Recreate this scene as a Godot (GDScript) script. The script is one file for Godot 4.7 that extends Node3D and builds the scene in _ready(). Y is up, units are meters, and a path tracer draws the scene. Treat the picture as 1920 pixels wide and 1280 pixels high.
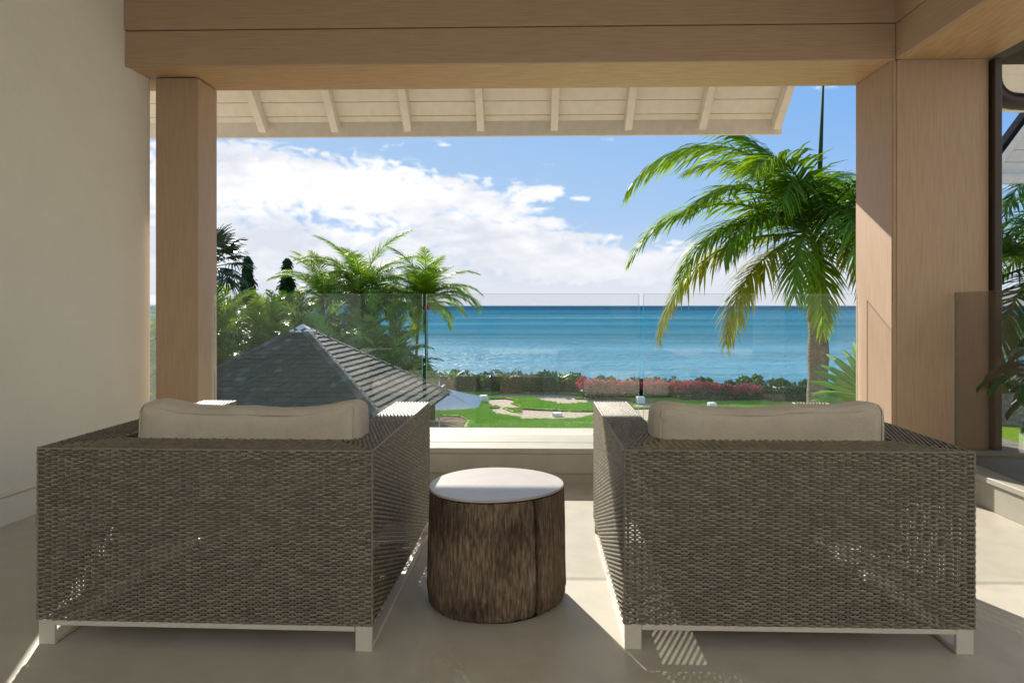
extends Node3D
# A roofed terrace above a garden and the sea. x to the right, y up, -z out to sea; D in comments is the distance out (-z).

var used := {}
var M := {}
var rng := RandomNumberGenerator.new()
const GARDEN := -4.0
const SEA := -5.5


class MB:
	var v := PackedVector3Array()
	var n := PackedVector3Array()
	var c := PackedColorArray()
	var uv := PackedVector2Array()
	var ix := PackedInt32Array()

	func vert(p: Vector3, nn: Vector3, col := Color.WHITE, t := Vector2.ZERO) -> int:
		v.append(p); n.append(nn); c.append(col); uv.append(t)
		return v.size() - 1

	func tri(a: Vector3, b: Vector3, d: Vector3, col := Color.WHITE) -> void:  # counter-clockwise from outside
		var nn := (b - a).cross(d - a).normalized()
		var i := vert(a, nn, col)
		vert(b, nn, col); vert(d, nn, col)
		ix.append_array([i, i + 2, i + 1])

	func poly(pts: Array, out: Vector3, col := Color.WHITE) -> void:  # a flat convex face, turned to look along out
		var a: Vector3 = pts[0]
		var nn := (Vector3(pts[1]) - a).cross(Vector3(pts[2]) - a)
		var flip := nn.dot(out) < 0.0
		nn = (-nn if flip else nn).normalized()
		var i := v.size()
		for p in pts:
			vert(p, nn, col)
		for k in range(1, pts.size() - 1):
			ix.append_array([i, i + k, i + k + 1] if flip else [i, i + k + 1, i + k])

	func box(at: Vector3, size: Vector3, bev := 0.0, turn := Basis.IDENTITY, col := Color.WHITE) -> void:
		var h := size * 0.5
		bev = minf(bev, minf(h.x, minf(h.y, h.z)) * 0.9)
		for ax in 3:
			var b := (ax + 1) % 3
			var d := (ax + 2) % 3
			for s in [-1.0, 1.0]:
				var pts := []
				for q in [[-1.0, -1.0], [1.0, -1.0], [1.0, 1.0], [-1.0, 1.0]]:
					var p := Vector3.ZERO
					p[ax] = s * h[ax]
					p[b] = q[0] * (h[b] - bev)
					p[d] = q[1] * (h[d] - bev)
					pts.append(at + turn * p)
				var o := Vector3.ZERO
				o[ax] = s
				poly(pts, turn * o, col)
				if bev <= 0.0:
					continue
				for s2 in [-1.0, 1.0]:  # the edge between faces ax and b
					var e := []
					for q in [[1.0, 0.0, -1.0], [0.0, 1.0, -1.0], [0.0, 1.0, 1.0], [1.0, 0.0, 1.0]]:
						var p := Vector3.ZERO
						p[ax] = s * (h[ax] - (0.0 if q[0] > 0.5 else bev))
						p[b] = s2 * (h[b] - (0.0 if q[1] > 0.5 else bev))
						p[d] = q[2] * (h[d] - bev)
						e.append(at + turn * p)
					var o2 := Vector3.ZERO
					o2[ax] = s
					o2[b] = s2
					poly(e, turn * o2, col)
		if bev > 0.0:
			for sx in [-1.0, 1.0]:
				for sy in [-1.0, 1.0]:
					for sz in [-1.0, 1.0]:
						var sg := Vector3(sx, sy, sz)
						var k := h - Vector3(bev, bev, bev)
						poly([at + turn * (sg * Vector3(h.x, k.y, k.z)), at + turn * (sg * Vector3(k.x, h.y, k.z)), at + turn * (sg * Vector3(k.x, k.y, h.z))], turn * sg, col)

	func sheet(nu: int, nv: int, f: Callable, out_hint: Vector3, close := false, colf: Variant = null) -> void:
		# a smooth grid f(u, v), u and v 0..1; out_hint (or, when zero, away from the middle) tells the outside
		var base := v.size()
		var mid := Vector3.ZERO
		for j in nv + 1:
			for i in nu + 1:
				var p: Vector3 = f.call(float(i) / nu, float(j) / nv)
				mid += p
				vert(p, Vector3.ZERO, colf.call(float(i) / nu, float(j) / nv) if colf != null else Color.WHITE, Vector2(float(i) / nu, float(j) / nv))
		mid /= float((nu + 1) * (nv + 1))
		var row := nu + 1
		var score := 0.0
		for j in nv + 1:
			for i in nu + 1:
				var i0 := i - 1
				var i1 := i + 1
				if close:
					i0 = nu - 1 if i == 0 else i - 1
					i1 = 1 if i == nu else i + 1
				i0 = maxi(i0, 0)
				i1 = mini(i1, nu)
				var du := v[base + j * row + i1] - v[base + j * row + i0]
				var dv := v[base + mini(j + 1, nv) * row + i] - v[base + maxi(j - 1, 0) * row + i]
				var nn := du.cross(dv)
				nn = nn.normalized() if nn.length_squared() > 1e-20 else Vector3.UP
				n[base + j * row + i] = nn
				score += nn.dot(out_hint if out_hint != Vector3.ZERO else v[base + j * row + i] - mid)
		var flip := score < 0.0
		if flip:
			for k in range(base, v.size()):
				n[k] = -n[k]
		for j in nv:
			for i in nu:
				var a := base + j * row + i
				if flip:
					ix.append_array([a, a + 1, a + row + 1, a, a + row + 1, a + row])
				else:
					ix.append_array([a, a + row + 1, a + 1, a, a + row, a + row + 1])

	func tube(pts: Array, radii: Array, sides := 6, col := Color.WHITE) -> void:
		var base := v.size()
		var side := Vector3.ZERO
		for k in pts.size():
			var t: Vector3 = (pts[mini(k + 1, pts.size() - 1)] - pts[maxi(k - 1, 0)]).normalized()
			if side == Vector3.ZERO:
				side = t.cross(Vector3.UP if absf(t.y) < 0.9 else Vector3.RIGHT).normalized()
			side = (side - t * side.dot(t)).normalized()
			var up := side.cross(t)
			for s in sides + 1:
				var a := TAU * s / sides
				var d := side * cos(a) + up * sin(a)
				vert(pts[k] + d * float(radii[k]), d, col, Vector2(float(s) / sides, float(k) / (pts.size() - 1)))
		for k in pts.size() - 1:
			for s in sides:
				var a := base + k * (sides + 1) + s
				var b := a + sides + 1
				ix.append_array([a, b + 1, b, a, a + 1, b + 1])
		for e in [0, pts.size() - 1]:
			var ring := []
			for s in sides:
				ring.append(v[base + e * (sides + 1) + s])
			poly(ring, (pts[0] - pts[1]) if e == 0 else (pts[e] - pts[e - 1]), col)

	func mesh() -> ArrayMesh:
		var a := []
		a.resize(Mesh.ARRAY_MAX)
		a[Mesh.ARRAY_VERTEX] = v
		a[Mesh.ARRAY_NORMAL] = n
		a[Mesh.ARRAY_COLOR] = c
		a[Mesh.ARRAY_TEX_UV] = uv
		a[Mesh.ARRAY_INDEX] = ix
		var m := ArrayMesh.new()
		m.add_surface_from_arrays(Mesh.PRIMITIVE_TRIANGLES, a)
		return m


# ---------------------------------------------------------------- naming
func numbered(called: String) -> String:
	var k: int = used.get(called, 0)
	used[called] = k + 1
	return called if k == 0 else "%s_%03d" % [called, k]


func thing(called: String, label: String, category: String, at := Vector3.ZERO, turn := 0.0, group := "") -> Node3D:
	var o := Node3D.new()
	o.name = numbered(called)
	add_child(o)
	o.position = at
	o.rotation.y = turn
	tag(o, label, category, group)
	return o


func tag(o: Node3D, label: String, category: String, group := "") -> Node3D:
	o.set_meta("label", label)
	o.set_meta("category", category)
	if group:
		o.set_meta("group", group)
	return o


func obj(called: String, m: Variant, mt: Material, parent: Node3D = null) -> MeshInstance3D:
	var o := MeshInstance3D.new()
	o.mesh = m.mesh() if m is MB else m
	o.material_override = mt
	if parent:
		o.name = called
		parent.add_child(o, true)
	else:
		o.name = numbered(called)
		add_child(o)
	return o


func struct(called: String, m: Variant, mt: Material) -> MeshInstance3D:
	var o := obj(called, m, mt)
	o.set_meta("kind", "structure")
	return o


func dup(root: Node3D, base: String, at: Vector3, turn: float, label: String, big := 1.0) -> Node3D:
	var r: Node3D = root.duplicate()
	r.name = numbered(base)
	add_child(r)
	r.position = at
	r.rotation.y = turn
	r.scale = Vector3.ONE * big
	r.set_meta("label", label)
	return r


func V(x: float, y: float, d: float) -> Vector3:
	return Vector3(x, y, -d)


# ---------------------------------------------------------------- materials
func lin(r: float, g: float, b: float) -> Color:
	return Color(r, g, b).linear_to_srgb()


func mat(col: Color, rough := 0.7, spec := 0.5) -> StandardMaterial3D:
	var m := StandardMaterial3D.new()
	m.albedo_color = col
	m.roughness = rough
	m.metallic_specular = spec
	return m


func ntex(sd: int, freq: float, oct: int, ramp: Array, size := 512, warp := 0.0) -> NoiseTexture2D:
	var f := FastNoiseLite.new()
	f.seed = sd
	f.noise_type = FastNoiseLite.TYPE_SIMPLEX_SMOOTH
	f.frequency = freq
	f.fractal_octaves = oct
	f.fractal_gain = 0.55
	if warp > 0.0:
		f.domain_warp_enabled = true
		f.domain_warp_amplitude = warp
		f.domain_warp_frequency = freq
	var t := NoiseTexture2D.new()
	t.width = size
	t.height = size
	t.seamless = true
	t.noise = f
	if ramp:
		var g := Gradient.new()
		g.offsets = PackedFloat32Array(ramp.map(func(e): return e[0]))
		g.colors = PackedColorArray(ramp.map(func(e): return e[1]))
		t.color_ramp = g
	return t


func tri_mat(tex: Texture2D, scale: Vector3, rough: float, spec := 0.5, bump: Texture2D = null, cm := 0.2, world := true) -> StandardMaterial3D:
	var m := mat(Color.WHITE, rough, spec)
	m.albedo_texture = tex
	m.uv1_triplanar = true
	m.uv1_world_triplanar = world
	m.uv1_scale = scale
	m.uv1_triplanar_sharpness = 8.0
	if bump:
		m.heightmap_enabled = true
		m.heightmap_texture = bump
		m.heightmap_scale = cm
	return m


func leaf_mat(tint: Color, rough := 0.42, through := 0.55) -> StandardMaterial3D:
	var m := mat(tint, rough, 0.5)
	m.vertex_color_use_as_albedo = true
	m.backlight_enabled = true
	m.backlight = Color(through, through, through * 0.7)
	return m


func make_materials() -> void:
	var bump := ntex(5, 0.02, 5, [])
	var fine := ntex(6, 0.08, 4, [])
	M.plaster = tri_mat(ntex(11, 0.006, 4, [[0.25, lin(0.785, 0.765, 0.69)], [0.75, lin(0.80, 0.78, 0.71)]]), Vector3.ONE * 0.7, 0.85, 0.3, bump, 0.25)
	M.floor = tri_mat(ntex(12, 0.008, 6, [[0.2, lin(0.46, 0.43, 0.36)], [0.5, lin(0.49, 0.46, 0.39)], [0.8, lin(0.505, 0.475, 0.405)]], 1024, 25.0), Vector3.ONE * 0.55, 0.45, 0.4, fine, 0.04)
	M.courtyard = tri_mat(ntex(17, 0.008, 4, [[0.2, lin(0.77, 0.715, 0.615)], [0.8, lin(0.80, 0.745, 0.65)]]), Vector3.ONE * 0.4, 0.85, 0.3)
	M.kerb = tri_mat(ntex(13, 0.01, 5, [[0.2, lin(0.375, 0.355, 0.30)], [0.8, lin(0.405, 0.385, 0.33)]]), Vector3.ONE * 0.9, 0.6, 0.4, fine, 0.05)
	var grain := [[0.08, lin(0.39, 0.27, 0.185)], [0.4, lin(0.445, 0.31, 0.215)], [0.6, lin(0.455, 0.32, 0.225)], [0.9, lin(0.48, 0.345, 0.245)]]
	var oak := ntex(14, 0.012, 6, grain, 1024, 18.0)
	M.oak_up = tri_mat(oak, Vector3(5.0, 0.22, 5.0), 0.5, 0.4, oak, 0.03)
	M.oak_across = tri_mat(oak, Vector3(0.22, 5.0, 5.0), 0.5, 0.4, oak, 0.03)
	M.oak_out = tri_mat(oak, Vector3(5.0, 5.0, 0.22), 0.5, 0.4, oak, 0.03)
	var warm := ntex(15, 0.012, 6, [[0.2, lin(0.46, 0.29, 0.14)], [0.5, lin(0.52, 0.34, 0.175)], [0.8, lin(0.56, 0.39, 0.21)]], 1024, 18.0)
	M.soffit_across = tri_mat(warm, Vector3(0.3, 2.6, 2.6), 0.4, 0.5)
	M.soffit_out = tri_mat(warm, Vector3(2.6, 2.6, 0.3), 0.4, 0.5)
	M.white_paint = tri_mat(ntex(16, 0.02, 4, [[0.2, lin(0.72, 0.67, 0.56)], [0.8, lin(0.78, 0.73, 0.62)]]), Vector3.ONE * 0.8, 0.5, 0.4)
	M.gap = mat(lin(0.10, 0.085, 0.06), 0.9, 0.2)
	M.brown_metal = mat(lin(0.035, 0.018, 0.014), 0.4, 0.5)
	M.frame_metal = mat(lin(0.62, 0.585, 0.52), 0.45, 0.5)
	var g := mat(Color(0.80, 0.95, 0.88, 0.03), 0.02, 0.5)
	g.transparency = BaseMaterial3D.TRANSPARENCY_ALPHA
	M.glass = g
	var sg := mat(Color(0.025, 0.085, 0.03, 0.27), 0.02, 0.5)
	sg.transparency = BaseMaterial3D.TRANSPARENCY_ALPHA
	M.side_glass = sg
	var ge := mat(Color(0.55, 0.72, 0.66, 0.45), 0.1, 0.5)
	ge.transparency = BaseMaterial3D.TRANSPARENCY_ALPHA
	M.glass_edge = ge
	var wk := mat(Color.WHITE, 0.5, 0.4)
	wk.vertex_color_use_as_albedo = true
	M.wicker = wk
	var cloth := tri_mat(ntex(18, 0.01, 5, [[0.2, lin(0.56, 0.505, 0.42)], [0.8, lin(0.61, 0.555, 0.465)]]), Vector3.ONE * 1.5, 0.9, 0.2, ntex(19, 0.012, 3, []), 0.35, false)
	var weave_bump := ntex(35, 0.4, 1, [])
	weave_bump.as_normal_map = true
	weave_bump.bump_strength = 2.0
	cloth.normal_enabled = true
	cloth.normal_texture = weave_bump
	cloth.rim_enabled = true
	cloth.rim = 0.25
	M.cloth = cloth
	M.stone_top = tri_mat(ntex(20, 0.02, 5, [[0.2, lin(0.44, 0.40, 0.365)], [0.8, lin(0.475, 0.435, 0.40)]]), Vector3.ONE, 0.30, 0.6)
	var bark := ntex(21, 0.034, 6, [[0.08, lin(0.06, 0.040, 0.027)], [0.34, lin(0.17, 0.122, 0.085)], [0.55, lin(0.235, 0.172, 0.123)], [0.75, lin(0.33, 0.25, 0.182)], [0.95, lin(0.48, 0.38, 0.29)]], 1024, 24.0)
	M.log = tri_mat(bark, Vector3(2.2, 0.36, 2.2), 0.7, 0.3, bark, 1.2, false)
	M.log.detail_enabled = true
	M.log.detail_albedo = ntex(33, 0.006, 5, [[0.15, lin(0.35, 0.33, 0.33)], [0.5, lin(0.8, 0.78, 0.76)], [0.85, Color.WHITE]], 512, 40.0)
	M.log.detail_blend_mode = BaseMaterial3D.BLEND_MODE_MUL
	M.log.detail_uv_layer = BaseMaterial3D.DETAIL_UV_2
	M.log.uv2_triplanar = true
	M.log.uv2_scale = Vector3(1.1, 0.8, 1.1)
	M.dark = mat(lin(0.02, 0.018, 0.016), 0.8, 0.2)
	M.ground = tri_mat(ntex(22, 0.02, 6, [[0.2, lin(0.30, 0.235, 0.17)], [0.5, lin(0.42, 0.34, 0.255)], [0.8, lin(0.52, 0.43, 0.33)]], 1024, 20.0), Vector3.ONE * 0.22, 0.9, 0.2)
	M.mulch = tri_mat(ntex(23, 0.06, 4, [[0.2, lin(0.06, 0.04, 0.025)], [0.8, lin(0.22, 0.15, 0.10)]]), Vector3.ONE * 0.5, 0.95, 0.2)
	M.turf = tri_mat(ntex(24, 0.02, 6, [[0.2, lin(0.15, 0.27, 0.015)], [0.5, lin(0.22, 0.38, 0.022)], [0.8, lin(0.29, 0.46, 0.035)]], 1024, 10.0), Vector3.ONE * 0.2, 0.8, 0.2, fine, 2.0)
	M.blade = leaf_mat(Color.WHITE, 0.7, 0.22)
	M.leaf = leaf_mat(Color.WHITE, 0.5, 0.5)
	M.leaf.metallic_specular = 0.3
	M.palm = leaf_mat(Color.WHITE, 0.5, 0.95)
	M.palm.metallic_specular = 0.28
	M.bushy = leaf_mat(Color.WHITE, 0.34, 0.8)
	M.fan = leaf_mat(Color.WHITE, 0.3, 0.45)
	M.flower = leaf_mat(Color.WHITE, 0.7, 0.8)
	M.palm_bark = tri_mat(ntex(26, 0.02, 5, [[0.2, lin(0.12, 0.10, 0.08)], [0.8, lin(0.27, 0.24, 0.20)]]), Vector3(0.8, 5.0, 0.8), 0.9, 0.2, bump, 1.0)
	M.wood_dark = mat(lin(0.07, 0.05, 0.035), 0.9, 0.2)
	M.canvas = tri_mat(ntex(27, 0.01, 3, [[0.2, lin(0.76, 0.73, 0.67)], [0.8, lin(0.80, 0.77, 0.71)]]), Vector3.ONE, 0.9, 0.2)
	M.canvas.backlight_enabled = true
	M.canvas.backlight = Color(0.25, 0.25, 0.24)
	M.white_stone = mat(lin(0.74, 0.73, 0.70), 0.8, 0.2)
	var sh := tri_mat(ntex(28, 0.03, 5, [[0.15, lin(0.55, 0.55, 0.55)], [0.5, lin(0.85, 0.85, 0.85)], [0.85, Color.WHITE]], 512, 10.0), Vector3(1.2, 1.2, 1.2), 0.75, 0.3, ntex(29, 0.05, 4, []), 0.6, false)
	sh.vertex_color_use_as_albedo = true
	M.shingle = []
	for k in 7:
		var s: StandardMaterial3D = sh.duplicate()
		s.albedo_color = [lin(0.026, 0.029, 0.033), lin(0.036, 0.039, 0.043), lin(0.050, 0.052, 0.055), lin(0.080, 0.081, 0.082), lin(0.13, 0.128, 0.124), lin(0.052, 0.046, 0.039), lin(0.017, 0.019, 0.023)][k]
		M.shingle.append(s)
	M.roof_felt = mat(lin(0.012, 0.012, 0.013), 0.9, 0.2)
	M.rock = tri_mat(ntex(30, 0.02, 6, [[0.2, lin(0.30, 0.23, 0.15)], [0.8, lin(0.52, 0.43, 0.30)]], 512, 20.0), Vector3.ONE * 0.3, 0.95, 0.2, bump, 4.0)
	var sea := mat(Color.WHITE, 0.3, 0.075)
	sea.vertex_color_use_as_albedo = true
	sea.normal_enabled = true
	var nt := ntex(31, 0.012, 6, [], 1024)
	nt.as_normal_map = true
	nt.bump_strength = 14.0
	sea.normal_texture = nt
	sea.normal_scale = 1.0
	sea.uv1_triplanar = true
	sea.uv1_world_triplanar = true
	sea.uv1_scale = Vector3(0.045, 0.05, 0.085)
	M.sea = sea
	var fs: StandardMaterial3D = sea.duplicate()
	fs.specular_mode = BaseMaterial3D.SPECULAR_DISABLED
	fs.roughness = 0.7
	M.far_sea = fs
	M.foam = mat(lin(0.8, 0.82, 0.83), 0.9, 0.2)
	M.coconut = mat(lin(0.32, 0.13, 0.04), 0.5, 0.4)


# ---------------------------------------------------------------- sky
var cn1 := FastNoiseLite.new()
var cn2 := FastNoiseLite.new()
var cn3 := FastNoiseLite.new()


func blob(x: float, y: float, cx: float, cy: float, rx: float, ry: float, tilt := 0.0) -> float:
	var dx := x - cx
	var dy := y - cy - dx * tilt
	return exp(-(dx * dx / (rx * rx) + dy * dy / (ry * ry)))


func sky_colour(az: float, el: float) -> Color:
	# x, y: where that direction lies on a flat view towards the sea, 1280 to the radian near its middle
	var rel := az + deg_to_rad(1.43)
	var rc := clampf(rel, -0.75, 0.75)
	var x := 960.0 + 1280.0 * (tan(rc) + (rel - rc) * 1.4)
	var y := 573.0 - 1280.0 * tan(minf(el, 1.2)) / cos(rc)
	var up := clampf((573.0 - y) / 420.0, 0.0, 1.0)
	var right := clampf((x - 500.0) / 1200.0, -0.2, 1.2) if absf(rel) < 1.3 else 0.8
	var low := Color(0.835, 0.86, 0.91)
	var mid := Color(0.70 - 0.08 * right, 0.80 - 0.035 * right, 0.925)
	var top := Color(0.645 - 0.15 * right, 0.77 - 0.08 * right, 0.915)
	var c := low.lerp(mid, smoothstep(0.0, 0.45, up)).lerp(top, smoothstep(0.3, 1.0, up))
	if el > 0.6:
		c = c.lerp(Color(0.33, 0.54, 0.83), smoothstep(0.6, 1.3, el) * 0.8)
	var wx := x + 40.0 * cn3.get_noise_2d(x * 0.5, y * 1.4)
	var wy := y + 18.0 * cn3.get_noise_2d(x * 0.5 + 900.0, y * 1.4)
	var big := cn1.get_noise_2d(wx * 0.55, wy * 1.5)
	var small := cn2.get_noise_2d(wx * 1.0, wy * 2.0)
	var bias := -0.62
	if absf(rel) < 1.2 and el < 0.7:
		bias += 1.20 * blob(x, y, 545, 345, 240, 50, 0.10) + 0.9 * blob(x, y, 780, 355, 150, 42, 0.05) + 0.8 * blob(x, y, 420, 275, 70, 22)
		bias += 0.85 * blob(x, y, 930, 455, 250, 44, 0.13) + 0.66 * blob(x, y, 1200, 495, 330, 34) + 0.75 * blob(x, y, 560, 480, 420, 60)
		bias += 0.9 * blob(x, y, 330, 410, 220, 100) + 0.7 * blob(x, y, 1480, 520, 300, 40)
		bias += 1.5 * blob(x, y, 1012, 361, 44, 13, -0.08) + 1.3 * blob(x, y, 1090, 372, 20, 5) + 0.8 * blob(x, y, 838, 272, 16, 4)
		bias += 0.55 * blob(x, y, 960, 400, 90, 22, 0.3) + 0.55 * blob(x, y, 1046, 412, 24, 6) + 0.5 * blob(x, y, 1130, 445, 40, 6) + 0.4 * blob(x, y, 1900, 470, 260, 60)
	else:
		bias += 0.32
	var d := bias + 0.5 * big + 0.58 * small + 0.27
	var a := smoothstep(0.0, 0.32, d)
	var a2 := smoothstep(0.12, 0.62, d + 0.22 * small)
	var shade := clampf(0.66 + 0.9 * cn1.get_noise_2d(x * 0.45 + 3000.0, y * 1.1 + 700.0) + 0.55 * cn2.get_noise_2d(x * 0.6 + 500.0, y * 1.5) - smoothstep(400.0, 540.0, y) * 0.30 + 0.5 * blob(x, y, 600, 350, 260, 60) - 0.5 * blob(x, y, 480, 440, 150, 40) - 0.35 * blob(x, y, 780, 410, 70, 25), 0.0, 1.0)
	var white := Color(0.985, 0.985, 0.99)
	var grey := Color(0.855, 0.868, 0.91)
	var cc := grey.lerp(white, shade)
	cc = cc.lerp(white, (1.0 - a2) * 0.35)
	c = c.lerp(cc, a * (0.55 + 0.45 * a2))
	var haze := smoothstep(440.0, 560.0, y) * 0.75
	return c.lerp(Color(0.87, 0.885, 0.925), haze)


func make_sky() -> ImageTexture:
	for e in [[cn1, 71, 0.006, 4], [cn2, 72, 0.022, 5], [cn3, 73, 0.01, 4]]:
		e[0].seed = e[1]
		e[0].frequency = e[2]
		e[0].fractal_octaves = e[3]
		e[0].noise_type = FastNoiseLite.TYPE_SIMPLEX_SMOOTH
	var im := Image.create(512, 256, false, Image.FORMAT_RGB8)
	for j in 256:
		var el := PI * (0.5 - (j + 0.5) / 256.0)
		for i in 512:
			im.set_pixel(i, j, sky_colour(wrapf(TAU * (i + 0.5) / 512.0, -PI, PI), el) if el > 0.0 else Color(0.62, 0.68, 0.72))
	im.resize(4096, 2048, Image.INTERPOLATE_CUBIC)
	for j in range(1024 - 420, 1024):  # finer where the terrace looks
		var el := PI * (0.5 - (j + 0.5) / 2048.0)
		for i in range(-520, 500):
			im.set_pixel(posmod(i, 4096), j, sky_colour(TAU * (i + 0.5) / 4096.0, el))
	return ImageTexture.create_from_image(im)


# ---------------------------------------------------------------- wicker
const STRAND := Color(0.235, 0.21, 0.163)


func weave(mb: MB, o: Vector3, u: Vector3, w: Vector3, n: Vector3, W: float, Hh: float, ta := 0.0, tb := 0.0) -> void:
	# strands run along u and pass over and under stakes that run along w; ta and tb mitre both ends
	var nc := maxi(2, roundi(W / 0.0233))
	var nr := maxi(2, roundi(Hh / 0.0078))
	var pu := W / nc
	var pv := Hh / nr
	for j in nr:
		var y := (j + 0.5) * pv
		var s0 := ta * y
		var s1 := W - tb * y
		var last := -1
		var tone := rng.randf_range(0.86, 1.1)
		var warm := 0.0
		for k in range(0, nc * 4 + 1):
			var s := k * pu * 0.25
			if s < s0 - pu * 0.3 or s > s1 + pu * 0.3:
				last = -1
				continue
			s = clampf(s, s0, s1)
			var over: float = [0.0, 0.82, 1.0, 0.82][k % 4]
			if (k / 4 + j) % 2 == 1:
				over = -over
			var hw := pv * (0.55 if over > 0.9 else 0.495 if over > 0.5 else 0.418)
			var off := over * 0.0052
			if k % 4 == 0:
				tone = lerpf(tone, rng.randf_range(0.62, 1.25), 0.75)
				warm = rng.randf_range(-0.03, 0.03)
			var col := Color(STRAND.r * (tone + warm), STRAND.g * tone, STRAND.b * (tone - warm))
			var p := o + u * s + w * y + n * off
			var i := mb.vert(p - w * hw - n * 0.0012, (n - w * 0.75).normalized(), col)
			mb.vert(p + n * 0.0014, n, col)
			mb.vert(p + w * hw - n * 0.0012, (n + w * 0.75).normalized(), col)
			if last >= 0:
				var cw := u.cross(w).dot(n) > 0.0
				for q in 2:
					var a := last + q
					var b := i + q
					if cw:
						mb.ix.append_array([a, b + 1, b, a, a + 1, b + 1])
					else:
						mb.ix.append_array([a, b, b + 1, a, b + 1, a + 1])
			last = i
	for k in nc:
		var s := (k + 0.5) * pu
		var top := Hh
		if ta > 0.0:
			top = minf(top, s / ta)
		if tb > 0.0:
			top = minf(top, (W - s) / tb)
		var col := STRAND * rng.randf_range(0.5, 0.7)
		col.a = 1.0
		var i := -1
		for t in [0.0, top]:
			var p: Vector3 = o + u * s + w * t
			i = mb.vert(p - u * 0.0046 - n * 0.0008, (n - u * 0.5).normalized(), col)
			mb.vert(p + n * 0.0009, n, col)
			mb.vert(p + u * 0.0046 - n * 0.0008, (n + u * 0.5).normalized(), col)
		for q in 2:
			var a := i - 3 + q
			var b := i + q
			if u.cross(w).dot(n) > 0.0:
				mb.ix.append_array([a, b, b + 1, a, b + 1, a + 1])
			else:
				mb.ix.append_array([a, b + 1, b, a, a + 1, b + 1])


func rope(mb: MB, a: Vector3, b: Vector3, r: float) -> void:
	var k := maxi(4, int((b - a).length() / 0.006))
	var pts := []
	var radii := []
	for i in k + 1:
		pts.append(a.lerp(b, float(i) / k))
		radii.append(r * (0.82 + 0.18 * sin(i * PI * 0.5)))
	mb.tube(pts, radii, 6, Color(STRAND.r * 0.95, STRAND.g * 0.95, STRAND.b * 0.95))


const CW := 1.147  # chair width
const CD := 1.145  # chair depth
const CB := 0.086  # underside of the woven body
const CT := 0.666  # its top


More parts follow.
